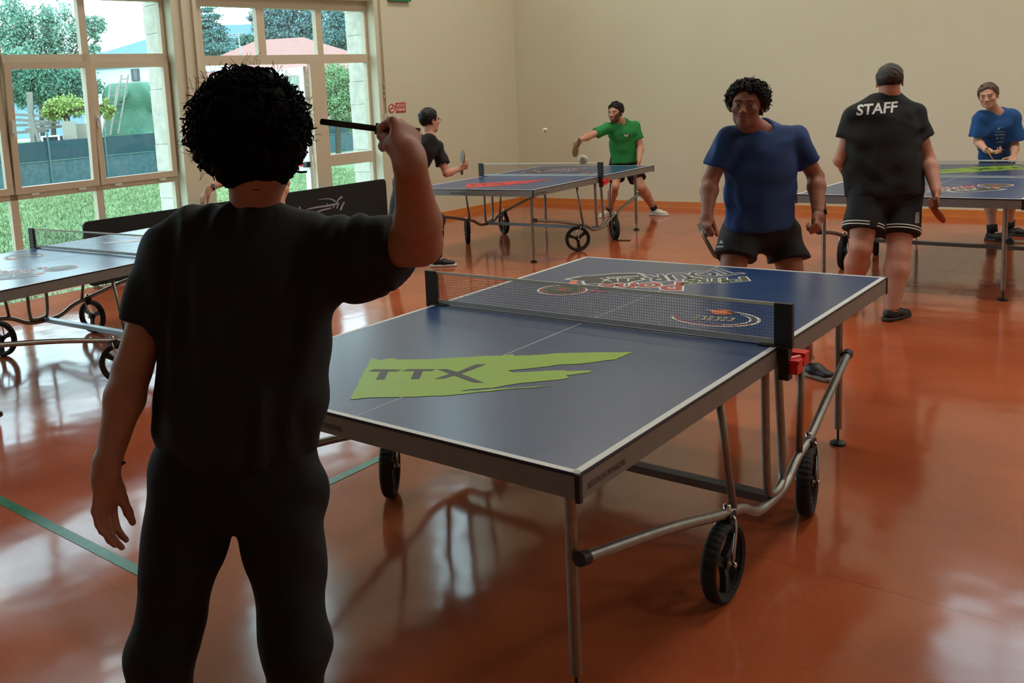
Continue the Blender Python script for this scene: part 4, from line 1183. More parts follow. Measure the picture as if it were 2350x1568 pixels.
def tree(name, label, cat, blobs, n, leaf, rgb, trunk=None, flat=1., seed=0, group=None, up=0.):
    """blobs: (centre, radii) crowns of leaves grouped in clumps"""
    rs = np.random.RandomState(seed); base = trunk[0] if trunk else V3(blobs[0][0][0], blobs[0][0][1], GZ)
    r = empty(name, base)
    vol = np.array([np.prod(b[1]) ** (2 / 3) for b in blobs]); cnt = (n * vol / vol.sum()).astype(int); P_ = []
    for (c, rad), k in zip(blobs, cnt):
        m = max(6, k // 60); cc = rs.normal(0, 1, (m, 3)); cc /= np.linalg.norm(cc, axis=1)[:, None]; cc *= rs.uniform(.35, .95, (m, 1)) ** .6
        w_ = rs.randint(0, m, k); p = cc[w_] + rs.normal(0, .17, (k, 3)) * np.array([1, 1, flat]); P_.append(np.array(c) + p * np.array(rad))
    p = np.concatenate(P_); k = len(p)
    a = rs.normal(0, 1, (k, 3)); a /= np.linalg.norm(a, axis=1)[:, None]; b = np.cross(a, rs.normal(0, 1, (k, 3))); b /= np.linalg.norm(b, axis=1)[:, None] + 1e-9
    s = leaf * rs.uniform(.6, 1.3, (k, 1)); a *= s; b *= s * .55
    v = np.stack([p - a, p + b, p + a, p - b], 1).reshape(-1, 3)
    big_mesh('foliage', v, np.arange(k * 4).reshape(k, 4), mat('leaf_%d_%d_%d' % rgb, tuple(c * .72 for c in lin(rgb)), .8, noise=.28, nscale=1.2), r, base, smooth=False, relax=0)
    if trunk:
        mb = MB(); mb.tube(smoothpath(trunk), [.16] * 2 + [.1] * (len(smoothpath(trunk)) - 2), 8)
        for (c, rad) in blobs:
            t0 = trunk[-1]; c = np.array(c)
            for q_ in range(3): mb.tube(smoothpath([t0, (t0 + c) / 2 + rs.normal(0, .2, 3), c + rs.normal(0, .4, 3) * np.array(rad)]), .035, 6)
        mb.build('trunk', om('bark', (110, 96, 82), .9, noise=.2), r, smooth=True, origin=base)
    tag(r, label, cat, group); return r
def gnd(x, y, D): q = P(x, y, D); q[2] = GZ; return q
k_ = lambda D, px_: px_ / FPX * D
def B(x, y, D, rx, ry, rz=None): return (P(x, y, D), (k_(D, rx), k_(D, rx), k_(D, ry)))
tree('poplar_tree', 'tall pale green tree filling the upper left window panes', 'tree', [B(25, 60, 39, 45, 60), B(85, 70, 39, 45, 70), B(140, 80, 39, 45, 70), B(70, 150, 39, 70, 60), B(212, 60, 39, 38, 28), B(215, 100, 39, 25, 20), B(20, 130, 39, 40, 60)], 15000, .075, (128, 172, 150), [gnd(95, 320, 39), P(95, 260, 39), P(90, 190, 39)], seed=1, group='trees beyond the green fence')
tree('leafy_tree', 'darker green leafy tree below the pale one, behind the boards', 'tree', [B(70, 200, 35.2, 45, 45), B(130, 190, 35.2, 60, 50), B(185, 200, 35.2, 45, 45), B(30, 190, 35.2, 40, 50)], 15000, .06, (100, 152, 128), [gnd(120, 320, 35.2), P(120, 260, 35.2), P(125, 220, 35.2)], seed=2, group='trees beyond the green fence')
tree('fruit_bush', 'small yellow green bush above the light boards behind the fence', 'bush', [B(150, 245, 31.5, 42, 26), B(120, 255, 31.5, 25, 18), B(240, 245, 31.5, 20, 25)], 4500, .055, (158, 182, 96), [gnd(155, 320, 31.5), P(155, 285, 31.5), P(152, 262, 31.5)], seed=3)
tree('cedar_tree', 'blue green cedar with drooping boughs at the left of the middle window', 'tree', [(P(462, 20, 50), (k_(50, 22), 1.0, .18)), (P(470, 42, 50), (k_(50, 34), 1.2, .22)), (P(478, 62, 50), (k_(50, 26), 1.2, .25)), (P(470, 78, 50), (k_(50, 40), 1.4, .3)), (P(490, 95, 50), (k_(50, 36), 1.2, .32)), (P(475, 115, 50), (k_(50, 55), 1.5, .35)), (P(520, 118, 50), (k_(50, 36), 1.2, .3))], 12000, .07, (98, 142, 138), [gnd(450, 300, 50), P(455, 150, 50), P(452, 60, 50)], flat=.7, seed=4, group='conifers seen through the middle window')
tree('pine_tree', 'broad grey green pine crown filling the top centre pane', 'tree', [B(625, 30  , 51, 50, 26), B(680, 30  , 51, 60, 28), B(640, 60  , 51, 50, 30), B(700, 65  , 51, 50, 30), B(595, 55  , 51, 22, 24), B(660, 85  , 51, 60, 20)], 16000, .085, (110, 144, 146), [gnd(660, 300  , 51), P(660, 190  , 51), P(662, 100  , 51)], seed=5, group='conifers seen through the middle window')
tree('pine_tree', 'second grey green pine crown in the top right pane beside the stone', 'tree', [B(760, 40, 56, 40, 30), B(800, 60, 56, 45, 35), B(770, 95, 56, 50, 30), B(820, 100, 56, 40, 30)], 10000, .085, (104, 146, 144), [gnd(785, 300, 56), P(785, 190, 56), P(785, 110, 56)], seed=6, group='conifers seen through the middle window')
tree('small_tree', 'low round tree in front of the blue hill beside the antenna', 'tree', [B(570, 95, 56, 30, 16), B(590, 110, 56, 28, 12)], 3500, .08, (104, 146, 136), [gnd(575, 300, 56), P(575, 150, 56), P(575, 115, 56)], seed=7)
tree('green_hedge', 'bright green leafy hedge right of the glazed door', 'hedge', [B(765, 180, 33, 40, 32), B(795, 200, 33, 36, 40), B(760, 235, 33, 40, 36), B(800, 260, 33, 36, 40), B(690, 230, 33, 40, 50), B(650, 230, 33, 40, 60), B(700, 300, 33, 35, 30)], 26000, .042, (136, 172, 122), [gnd(775, 330, 33), P(775, 300, 33), P(775, 240, 33)], seed=8)
# hills
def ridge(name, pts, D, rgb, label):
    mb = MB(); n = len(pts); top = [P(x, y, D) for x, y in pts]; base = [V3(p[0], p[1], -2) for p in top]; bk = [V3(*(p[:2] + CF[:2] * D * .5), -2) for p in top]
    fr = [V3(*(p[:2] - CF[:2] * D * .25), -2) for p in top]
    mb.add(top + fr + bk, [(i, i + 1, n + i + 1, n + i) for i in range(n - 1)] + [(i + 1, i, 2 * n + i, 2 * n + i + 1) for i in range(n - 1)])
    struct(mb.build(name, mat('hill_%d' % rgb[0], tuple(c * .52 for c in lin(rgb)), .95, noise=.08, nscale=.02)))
ridge('hill', [(-200, 160), (100, 128), (240, 119), (300, 101), (350, 85), (420, 66), (470, 58), (520, 57), (560, 56), (600, 53), (700, 45), (850, 52), (1000, 60)], 420, (112, 156, 178), '')  # aerial haze is put into the pale blue colour
# fence with green screening
fy0, fy1 = 3.0, 26.2; FX = -25.7
fr_ = empty('garden_fence', (FX, 12, GZ)); FO = V3(FX, 12, GZ)
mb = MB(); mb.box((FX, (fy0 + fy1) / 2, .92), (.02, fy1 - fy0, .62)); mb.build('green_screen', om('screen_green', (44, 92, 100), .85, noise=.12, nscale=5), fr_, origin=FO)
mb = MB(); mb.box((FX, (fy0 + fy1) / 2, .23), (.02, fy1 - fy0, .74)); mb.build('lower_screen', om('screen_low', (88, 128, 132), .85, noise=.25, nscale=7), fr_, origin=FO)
mb = MB(); mb.tube([(FX + .03, fy0, .60), (FX + .03, fy1, .60)], .014, 6); mb.build('wire', om('wire_green', (120, 165, 150), .6), fr_, origin=FO)
k = 0
pg = om('post_green', (86, 140, 140), .6)
y = fy0 + .55
while y < fy1:
    mb = MB(); mb.tube([(FX + .05, y, GZ), (FX + .05, y, 1.5)], .03, 8); mb.build('fence_post', pg, fr_, origin=FO); y += 2.05
tag(fr_, 'long garden fence covered with dark green screening beyond the lawn', 'fence')
# block wall, boards, timber behind the fence
wood = om('grey_timber', (176, 170, 158), .85, noise=.2, nscale=8)
def thing1(name, mb, m, label, cat, group=None, c=None):
    v = np.array(mb.v); org = V3(*v.mean(0)[:2], v[:, 2].min()) if c is None else c
    o = mb.build(name, m, origin=org); o.location = tuple(org); tag(o, label, cat, group); return o
D = 32.6
for i, (x0, y0, x1, y1) in enumerate([(20, 262, 130, 268), (40, 275, 135, 282), (25, 288, 120, 285), (60, 298, 140, 290), (30, 305, 110, 300)]):
    mb = MB(); mb.bar(P(x0, y0, D - .12 * i), P(x1, y1, D - .12 * i), .25, .09); thing1('timber_beam', mb, wood, 'old grey timber beam %s' % ('on top of the pile behind the fence', 'second from the top of the pile behind the fence', 'in the middle of the pile behind the fence', 'fourth from the top of the pile, poking out to the right', 'lowest visible of the pile just above the fence')[i], 'beam', 'timber beams piled behind the fence')
r = empty('trestle', gnd(80, 320, 31.2)); TO = gnd(80, 320, 31.2)
mb = MB(); mb.bar(gnd(74, 320, 31.2), P(67, 212, 31.2), .16, .16, AWAY); mb.build('post', wood, r, origin=TO)
mb = MB(); mb.bar(gnd(104, 320, 31.2), P(70, 255, 31.2), .10, .10, AWAY); mb.build('brace', wood, r, origin=TO)
tag(r, 'upright grey wooden post with a slanting brace behind the fence', 'trestle')
for i, (x0, x1, yt) in enumerate(((141, 172, 278), (172, 200, 284))):
    mb = MB(); a = P(x0, yt, 31.0 + .5 * i); b = P(x1, yt, 31.0 + .5 * i); a2, b2 = a.copy(), b.copy(); a2[2] = b2[2] = GZ; t_ = AWAY * .08
    mb.add([a, b, b2, a2, a + t_, b + t_, b2 + t_, a2 + t_], [(0, 1, 2, 3), (7, 6, 5, 4), (0, 4, 5, 1), (2, 6, 7, 3), (1, 5, 6, 2), (0, 3, 7, 4)]); thing1('light_board', mb, om('pale_board', (214, 208, 190), .8, noise=.06), ('taller', 'lower, right hand')[i] + ' cream board standing behind the fence', 'board', 'cream boards behind the fence')
r = empty('rabbit_hutch', gnd(120, 320, 30.6)); HO = gnd(120, 320, 30.6); c_ = P(120, 300, 30.6)
mb = MB(); mb.box((c_[0], c_[1], .6), (.5, .5, 1.5), RIGHTH, AWAY); mb.build('box', om('dark_box', (52, 66, 78), .8), r, origin=HO)
mb = MB()
for s in (-1, 1): mb.box(np.array((c_[0], c_[1], .6)) + RIGHTH * s * .27 - AWAY * .27, (.05, .05, 1.55), RIGHTH, AWAY)
mb.box(np.array((c_[0], c_[1], 1.37)) - AWAY * .27, (.6, .05, .05), RIGHTH, AWAY); mb.build('white_frame', M_PVCW, r, origin=HO)
tag(r, 'dark box with white frame bars standing behind the fence', 'box')
# tarpaulin covered stack
S = SDF(); c_ = P(300, 250, 35.5); c_[2] = 1.3
S.ec(V3(c_[0], c_[1], .1) , V3(c_[0], c_[1], 2.75), (.92, .5), (.84, .42), RIGHTH, .1); S.el(V3(c_[0], c_[1], 2.6), (.88, .5, .6), np.array([RIGHTH, AWAY, UP]), .2)
S.plane(V3(0, 0, 3.1), UP); S.plane(V3(0, 0, GZ + .005), -UP)
v, q = S.mesh(.035, disp=folds(.10, (1, 1, .25), 5, 2))
o = big_mesh('tarpaulin', v, q, om('tarp_green', (96, 164, 134), .55, noise=.12, nscale=2), origin=V3(c_[0], c_[1], 0)); o.location = (c_[0], c_[1], 0)
tag(o, 'green tarpaulin draped in folds over a tall stack by the white house', 'tarpaulin')
for i, (a0, a1, lab) in enumerate((((262, 308), (287, 172), 'taller grey wooden ladder leaning on the green tarpaulin'), ((244, 312), (262, 195), 'shorter grey ladder leaning left of the taller one'))):
    a, b = P(a0[0], a0[1], 33.4 - .9 * i), P(a1[0], a1[1], 34.4 - .9 * i); r = empty('ladder', a); d = RIGHTH * .14
    for s in (-1, 1): mb = MB(); mb.bar(a + d * s, b + d * s * .9, .05, .05, AWAY); mb.build('rail', wood, r, origin=a)
    for k in range(7): t = (k + .5) / 7; p = a + (b - a) * t; mb = MB(); mb.bar(p - d, p + d, .035, .035, AWAY); mb.build('rung', wood, r, origin=a)
    tag(r, lab, 'ladder')
# houses
def house(name, label, c, hx, hy, zt, wallc, roofc, roofh, wins=(), ov=.4, hip=.6, extra=None, rot=0):
    X, Y = (RIGHTH, AWAY); r = empty(name, (c[0], c[1], GZ)); O = V3(c[0], c[1], GZ)
    mb = MB(); mb.box((c[0], c[1], (zt + GZ) / 2), (hx * 2, hy * 2, zt - GZ), X, Y); mb.build('wall', wallc, r, origin=O)
    e = [O + X * sx * (hx + ov) + Y * sy * (hy + ov) + UP * (zt - GZ) for sx, sy in ((-1, -1), (1, -1), (1, 1), (-1, 1))]
    rd = [O + X * s * (hx * (1 - hip)) + UP * (zt - GZ + roofh) for s in (-1, 1)]
    mb = MB(); mb.add(e + rd + [p - UP * .12 for p in e], [(0, 1, 5, 4), (1, 2, 5), (2, 3, 4, 5), (3, 0, 4), (6, 9, 8, 7), (0, 6, 7, 1), (1, 7, 8, 2), (2, 8, 9, 3), (3, 9, 6, 0)]); rf = mb.build('roof', roofc, r, origin=O)
    for (u, z, ww, wh) in wins:
        p = O + X * u - Y * (hy + .01) + UP * (z - GZ); mb = MB(); mb.box(p, (ww, .06, wh), X, Y); f_ = mb.build('window', om('shutter_grey', (120, 126, 130), .6), r, origin=O)
        mb = MB(); mb.box(p - Y * .035, (ww * .42, .02, wh * .85), X, Y); mb.build('window_pane', om('pane_dark', (150, 160, 166), .3), f_, origin=O)
    if extra: extra(r, rf, O, X, Y)
    tag(r, label, 'house'); return r
c_ = P(272, 200, 40)
house('white_house', 'plain white house wall with one small shuttered window and flat roof', c_ + AWAY * 2, 1.6, 2, 4.1, mat('render_white', (215, 222, 225), .8), om('roof_flat', (150, 165, 172), .7), .25, [(.78, 3.62, .36, .52)], hip=.1, ov=.15)
def sky(r, rf, O, X, Y):
    sl = nrm(Y * 3.5 + UP * 1.7); n_ = nrm(np.cross(X, sl)); p0 = O - Y * 3.5 + UP * (3.35 - GZ)
    d = ray(498, 157); q_ = CAM + d * (((p0 - CAM) @ n_) / (d @ n_)) + n_ * .04
    mb = MB(); mb.box(q_, (1.05, .8, .06), X, sl, n_); mb.build('roof_window', mat('roof_glass', (160, 175, 185), .3), rf, origin=O)
c_ = P(640, 200, 41)
house('villa', 'house with a wide pink tiled roof and cream walls behind the glazed door', c_ + AWAY * 3.0, 4.6, 3.0, 3.35, om('render_cream', (226, 214, 188), .8), om('tiles_pink', (212, 150, 140), .8, noise=.1, nscale=6), 1.7, [(-2.9, 1.4, .5, 1.0), (0.2, 1.4, .5, 1.0)], ov=.5, hip=.77, extra=sky)
c_ = P(665, 150, 64)
house('villa', 'farther beige house with grey pink roof under the pine crown', c_ + AWAY * 3.0, 2.6, 3.0, 5.5, om('render_beige', (196, 176, 160), .8, noise=.1, nscale=2), om('tiles_grey', (176, 150, 142), .8, noise=.1, nscale=6), .6, [(-1., 4.6, .5, .8)], ov=.4)
r = empty('antenna', gnd(551, 200, 38)); AO = gnd(551, 200, 38)
mb = MB(); mb.tube([P(552, 125, 38), P(547, 75, 38)], .03, 6)
for t_, w_ in ((78, .5), (82, .35)): p = P(546, t_, 38); mb.tube([p - RIGHTH * w_, p + RIGHTH * .2], .02, 5)
mb.build('mast', om('mast_grey', (200, 205, 205), .5), r, origin=AO); tag(r, 'thin television antenna mast above the pink roof', 'antenna')

# ------------------------------------------------------------------ the other players
def build_person(name, label, J, head, face, cfg):
    """J joints in world space; head centre; face direction; cfg: build, colours and dress"""
    lat = nrm(J['shR'] - J['shL']); fwd = nrm(np.cross(UP, lat)); lat_h = nrm(J['hipR'] - J['hipL'])
    org = V3(J['pel'][0], J['pel'][1], 0); r = person(name, label, org); g = cfg.get('g', 1.); hs = cfg.get('hs', 1.)
    R = frame_of(face[0], face[1]); S = SDF()
    head_ops(S, head, R, hs)
    nk = J['neck']
    S.rc(nk - UP * .02, head - R[2] * .065 * hs - R[1] * .025, .058 * g, .052 * hs * (g * .5 + .5), .03)
    for s_ in 'LR': S.rc(nk - UP * .03, J['sh' + s_], .05 * g, .05 * g, .04)
    ch = (J['shL'] + J['shR']) / 2 * .75 + J['pel'] * .25
    tw, td = cfg.get('tw', .15), cfg.get('td', .10)
    S.ec(J['pel'], ch, (tw, td), (tw, td), lat, .03); S.ec(ch, nk - UP * .10, (tw, td), (tw * .62, td * .7), lat, .03)
    a_ = cfg.get('arm', 1.)
    for s_ in 'LR': limb(S, J['sh' + s_], J['el' + s_], J['wr' + s_], (.050 * a_, .038 * a_, .042 * a_, .026 * a_))
    for s_, right in (('L', False), ('R', True)):
        h = cfg['hand' + s_]; hand_ops(S, J['wr' + s_], h['d'], h['n'], right=right, curl=h.get('c', (.4, .5, .4)), thumb=h.get('t', (.3, .2, .1)), s=h.get('s', 1.) * cfg.get('hsz', 1.), tdir=h.get('td'))
    l_ = cfg.get('leg', 1.)
    for s_ in 'LR':
        limb(S, J['hip' + s_], J['kn' + s_], J['an' + s_], (.085 * l_, .054 * l_, .060 * l_, .036 * l_), .03)
        t = nrm(cfg['toe' + s_]); S.rc(J['an' + s_] - UP * .01, J['an' + s_] + t * .12 - UP * .05, .032, .022)
    hb = (head - .16, head + .16)
    fine = [hb] + [(J['wr' + s_] - .2, J['wr' + s_] + .2) for s_ in 'LR' if cfg.get('finehand')]
    v, q = S.mesh(cfg.get('h', .0075), fine=fine, hf=cfg.get('hf', .004))
    body = big_mesh('body', v, q, skin_mat('skin_' + cfg['skinname'], .55), r, org, col=head_col(head, R, hs, cfg['skin'], cfg.get('beard', 0), cfg.get('brow', (26, 20, 17))))
    if cfg.get('eyes', True): add_eyes(body, head, R, hs, org, *cfg.get('look', (0, 0)))
    # shirt
    S = SDF(); st = cfg['shirt']
    for a, b in zip(st[:-1], st[1:]): S.ec(a[0], b[0], (a[1], a[2]), (b[1], b[2]), lat if len(a) < 4 else a[3], .03)
    S.plane(st[0][0] - UP * cfg.get('hemd', .03), -UP + nrm(lat) * cfg.get('hemt', 0))
    nb = nk - UP * .035
    for s_ in 'LR':
        S.rc(nb, J['sh' + s_], .06 * g, cfg.get('shr', .062), .04)
        S.cone(J['sh' + s_], J['sh' + s_] + (J['el' + s_] - J['sh' + s_]) * cfg.get('slv', .62), cfg.get('shr', .062), cfg.get('cuff', .062), .03)
    nc = nk + fwd * .012
    S.cutrc(nc + UP * .002 + fwd * cfg.get('vneck', 0.01), nc + UP * .12, cfg.get('neckr', .054) * g, .070, .015)
    if cfg.get('vn'): S.cutrc(nc + fwd * .07 - UP * .01, nc + fwd * .125 - UP * .10, .040, .012, .006)
    v, q = S.mesh(cfg.get('hsft', .0085), disp=folds(cfg.get('fold', .005), (1, 1, .6), 32, cfg.get('seed', 1)))
    sh = big_mesh('t_shirt', v, q, cfg['shirtm'], r, org)
    # shorts / trousers
    S = SDF(); pl = J['pel']; wr_, wd_ = cfg.get('hipr', (.165, .115))
    S.ec(pl + UP * .12, pl - UP * .02, (wr_ * .93, wd_), (wr_, wd_ * 1.05), lat_h, .03); S.rc(J['hipL'] - UP * .03, J['hipR'] - UP * .03, .085 * l_, .085 * l_, .04)
    for s_ in 'LR':
        hp, kn, an = J['hip' + s_], J['kn' + s_], J['an' + s_]
        if cfg.get('trousers'): S.rc(hp, kn, .095 * l_, .074 * l_, .04); S.cone(kn, an + UP * .01, .074 * l_, .058 * l_, .03)
        else: S.cone(hp, hp + (kn - hp) * cfg.get('shl', .62), .096 * l_, cfg.get('shw', .100) * l_, .04)
    v, q = S.mesh(cfg.get('hsft', .0085), disp=folds(.005, (1, 1, .7), 28, 4))
    so = big_mesh('trousers' if cfg.get('trousers') else 'shorts', v, q, cfg['shortm'], r, org)
    for s_ in 'LR': shoe(r, J['an' + s_], cfg['toe' + s_], org, cfg['shoem'], cfg.get('sole', (210, 208, 200)), s=cfg.get('shoes', 1.), z0=cfg.get('lift' + s_, 0))
    if cfg.get('socks'):
        for s_ in 'LR':
            a = J['an' + s_]; d = nrm(J['kn' + s_] - a); mb = MB(); mb.tube([a - UP * .01, a + d * .03, a + d * cfg['socks']], [.047, .044, .046], 24); mb.build('sock', cfg['sockm'], r, smooth=True, origin=org)
    # hair
    hc = cfg.get('hair')
    if hc:
        S = hair_cap(head, R, hs, **hc.get('cap', {})); v, q = S.mesh(.0055, disp=folds(hc.get('amp', .006), (1, 1, 1), hc.get('freq', 70), 7))
        hr = big_mesh('hair', v, q, hc['m'], r, org)
        if hc.get('curls'):
            rr = random.Random(9); mb = MB()
            for i in range(hc['curls']):
                d = nrm([rr.gauss(0, 1), rr.gauss(0, 1), rr.gauss(.3, 1)]); dl = V3(d @ R[0], d @ R[1], d @ R[2])
                vv = hc['cap'].get('vol', (1, 1, 1)); tt = hc['cap'].get('th', 1.); pl_ = V3(dl[0] * .086 * vv[0] * tt, dl[1] * .107 * vv[1] * tt - .018, dl[2] * .091 * vv[2] * tt + .038)
                if (pl_ - V3(0, .062, .064)) @ V3(0, .75, -.62) > 0 or pl_[2] < -.06: continue
                loc = head + hs * (R[0] * pl_[0] + R[1] * pl_[1] + R[2] * pl_[2]) * 1.0
                a = nrm(np.cross(d, [rr.gauss(0, 1), rr.gauss(0, 1), rr.gauss(0, 1)])); b = np.cross(d, a); rad = rr.uniform(.005, .010); ph = rr.uniform(0, 6.28); n = 11
                ln = rr.uniform(.004, hc.get('cl', .018)); side = nrm(a * rr.uniform(-1, 1) + b * rr.uniform(-1, 1))
                mb.tube([loc + d * ln * k / (n - 1) + rad * (math.cos(ph + 8 * k / (n - 1)) * side + math.sin(ph + 8 * k / (n - 1)) * (d * .8 + a * .4)) for k in range(n)], [.0034 * (1 - .5 * k / (n - 1)) for k in range(n)], 5)
            mb.build('curls', hc['m'], hr, smooth=True, origin=org)
    return r, body, sh, so, R, org, lat, fwd
def ring_band(name, w_, ax, rad, wd, m, par, org, face=None):
    ax = nrm(ax); u = nrm(np.cross(ax, UP + V3(.1, .2, 0))); v_ = np.cross(ax, u); mb = MB(); n = 24
    prof = [(rad, -wd / 2), (rad + .003, -wd / 2), (rad + .003, wd / 2), (rad, wd / 2)]; vs = []; fs = []
    for k in range(n):
        a = 2 * math.pi * k / n; e = math.cos(a) * u + math.sin(a) * v_
        vs += [w_ + e * p_ + ax * z for p_, z in prof]
    for k in range(n):
        for i in range(4): fs.append((k * 4 + i, k * 4 + (i + 1) % 4, ((k + 1) % n) * 4 + (i + 1) % 4, ((k + 1) % n) * 4 + i))
    mb.add(vs, fs); o = mb.build(name, m, par, origin=org)
    if face is not None:
        f_ = nrm(face - ax * (face @ ax)); c = w_ + f_ * (rad + .004); u2 = np.cross(ax, f_); mb = MB()
        mb.prism([(.018 * math.cos(a * math.pi / 8), .018 * math.sin(a * math.pi / 8)) for a in range(16)], .008, c, u2, ax, f_); mb.build('watch_face', mat('watch_dark', (32, 36, 30), .25), o, origin=org)
    return o
TOCAM = -AWAY
black_cloth = mat('black_sport_cloth', (12, 14, 16), .8, bump=.1, bscale=300)
hairm = mat('hair_dark', (22, 19, 17), .55, spec=.3)

# man in the blue shirt at the far end of the nearest table
D = 5.1
J = dict(neck=P(1735, 290, 5.08), shR=P(1672, 322, 5.05), shL=P(1822, 318, 5.12), elR=P(1630, 415, 5.10), wrR=P(1622, 495, 4.98), elL=P(1872, 405, 5.16), wrL=P(1878, 492, 5.04),
         pel=P(1742, 512, 5.22), hipR=P(1695, 535, 5.2), hipL=P(1795, 538, 5.22), knR=P(1672, 680, 5.10), knL=P(1830, 690, 5.15), anR=on_floor(P(1672, 850, 5.3)), anL=on_floor(G(1850, 858) + UP * .0))
hd = P(1714, 243, 4.93)
mv = mat('shirt_blue', (28, 62, 118), .8, noise=.08, nscale=150, bump=.12, bscale=250)
st = [(P(1743, 512, 5.2), .205, .135), (P(1743, 440, 5.17), .19, .13), (P(1747, 380, 5.12), .195, .125), (P(1746, 335, 5.1), .19, .115), (P(1738, 303, 5.09), .11, .08)]
cfg = dict(g=1.02, hs=.98, tw=.165, td=.105, arm=1.08, skin=(158, 100, 78), skinname='olive', beard=.28, look=(.35, -.25), h=.0065, hf=.0032, finehand=True,
    handR=dict(d=P(1614, 545, 4.9) - J['wrR'], n=RIGHTH * .6 + AWAY * .5, c=(.9, 1.2, .9), t=(.3, .2, .1), td=-UP * .8 + TOCAM * .5 + RIGHTH * .2),
    handL=dict(d=P(1876, 545, 4.96) - J['wrL'], n=-RIGHTH * .55 + AWAY * .8, c=(1.0, 1.4, 1.0), t=(.3, .2, .1), td=-UP * .85 - RIGHTH * .35 + TOCAM * .3),
    shirt=st, shirtm=mv, shr=.066, cuff=.068, slv=.66, neckr=.066, vneck=.012, hipr=(.185, .13), shortm=black_cloth, shl=.40, shw=1.12 * .1, toeL=TOCAM + RIGHTH * .3, toeR=TOCAM - RIGHTH * .6, shoem=mat('black_leather', (18, 18, 19), .5), sole=(150, 145, 138), hemd=.035,
    hair=dict(m=hairm, curls=800, cl=.020, amp=.007, cap=dict(th=1.05, line=.070, slope=.60, vol=(1.14, 1.02, 1.03), nape=-.078)))
fd = nrm(TOCAM * .86 - RIGHTH * .56 - UP * .18)
res_ = build_person('person', 'curly haired person in dark blue shirt and black shorts behind the nearest table', J, hd, (fd, UP + RIGHTH * .10), cfg)
r, body, shb, so, R, org, lat, fwd = res_
ring_band('wrist_watch', J['wrL'] + (J['elL'] - J['wrL']) * .05, J['elL'] - J['wrL'], .029, .022, M_BLKP, r, org, face=RIGHTH * .8 + TOCAM * .6)
ring_band('bracelet', J['wrR'] + (J['elR'] - J['wrR']) * .06, J['elR'] - J['wrR'], .029, .004, M_BLKP, r, org)
g = P(1612, 530, 4.86); racket(g, P(1630, 560, 4.66) - P(1611, 518, 4.80), RIGHTH * .75 + UP * .3 - AWAY * .5, (28, 28, 30), 'black racket hanging from the hand of the blue shirt person', s=1)
def logo_on(obj, pts2, m, name, px, py, D, wpx, direction, text=None, tilt=0, lift=.003, org=None, shear=0., bold=.03):
    """small print pushed onto cloth along a direction"""
    mb = MB()
    if text:
        h = wpx[1]; c, s = math.cos(tilt), math.sin(tilt)
        q = [P(px + x * c - y * s, py + x * s + y * c, D) for x, y in ((-wpx[0] / 2, h / 2), (wpx[0] / 2, h / 2), (wpx[0] / 2, -h / 2), (-wpx[0] / 2, -h / 2))]
        text_quad(mb, text, *q, bold=bold, shear=shear)
    else: mb.add([P(px + x, py + y, D) for x, y in pts2], [tuple(range(len(pts2)))])
    vs, fs = subdiv([np.array(v) - org for v in mb.v], mb.f, 3)
    out = conform(vs, obj, direction, lift)
    return link_mesh(name, out, fs, m, obj)
def cdir(px, py): return nrm(ray(px, py))
M_GREY = mat('print_grey', (150, 152, 155), .6)
logo_on(so, [(-5, 0), (5, 0), (3, -5), (-1, -8)], M_GREY, 'shorts_emblem', 1655, 559, 4.9, None, cdir(1655, 559), org=org)
logo_on(so, [(-9, 2.5), (9, 1.5), (9, -2), (-9, -1.5)], M_GREY, 'shorts_print', 1652, 566, 4.9, None, cdir(1652, 566), org=org)

# man with STAFF on his back
J = dict(neck=P(2042, 222, 6.45), shL=P(1967, 268, 6.5), shR=P(2094, 264, 6.45), elL=P(1928, 368, 6.55), wrL=P(1985, 432, 6.80), elR=P(2130, 365, 6.45), wrR=P(2148, 435, 6.3),
         pel=P(2030, 425, 6.5), hipL=P(1990, 445, 6.5), hipR=P(2068, 448, 6.5), knL=P(1975, 570, 6.45), knR=P(2062, 585, 6.4), anL=on_floor(G(1948, 712)), anR=on_floor(G(2045, 735)))
hd = P(2041, 188, 6.42); fd = nrm(AWAY * .92 + RIGHTH * .38 - UP * .15)
st = [(P(2028, 436, 6.5), .250, .19), (P(2024, 380, 6.5), .250, .19), (P(2022, 320, 6.48), .245, .17), (P(2028, 275, 6.46), .225, .14), (P(2040, 240, 6.45), .13, .095)]
cfg = dict(g=1.15, hs=.98, tw=.195, td=.13, arm=1.16, leg=1.28, skin=(196, 140, 118), skinname='fair_staff', eyes=False,
    handL=dict(d=RIGHTH * .6 - UP * .6 + AWAY * .3, n=AWAY, c=(.5, .6, .4)), handR=dict(d=P(2152, 470, 6.24) - J['wrR'], n=-RIGHTH * .6 + AWAY * .5, c=(1.1, 1.4, 1.0), td=-UP * .9 - RIGHTH * .3),
    shirt=st, shirtm=mat('black_staff_cotton', (14, 17, 18), .85, bump=.12, bscale=250), shr=.080, cuff=.092, slv=.52, neckr=.046, hipr=(.235, .17), shortm=black_cloth, shl=.68, shw=.100,
    toeL=RIGHTH * .1 + AWAY, toeR=RIGHTH * .9 + AWAY * .5, shoem=mat('black_leather', (18, 18, 19), .5), sole=(40, 40, 42), socks=.05, sockm=black_cloth, hemd=.03, fold=.006,
    hair=dict(m=mat('hair_brown', (52, 42, 34), .6), amp=.003, cap=dict(th=1.0, line=.05, slope=.4, nape=-.02)))
r, body, shs, so, R, org, lat, fwd = build_person('person', 'person from behind in black shirt lettered STAFF and striped black shorts', J, hd, (fd, UP), cfg)
logo_on(shs, None, mat('staff_white', (220, 220, 215), .6), 'back_lettering', 2013, 249, 6.0, (104, 27), cdir(2013, 249), text='STAFF', tilt=-.09, org=org, shear=.2, bold=.025)
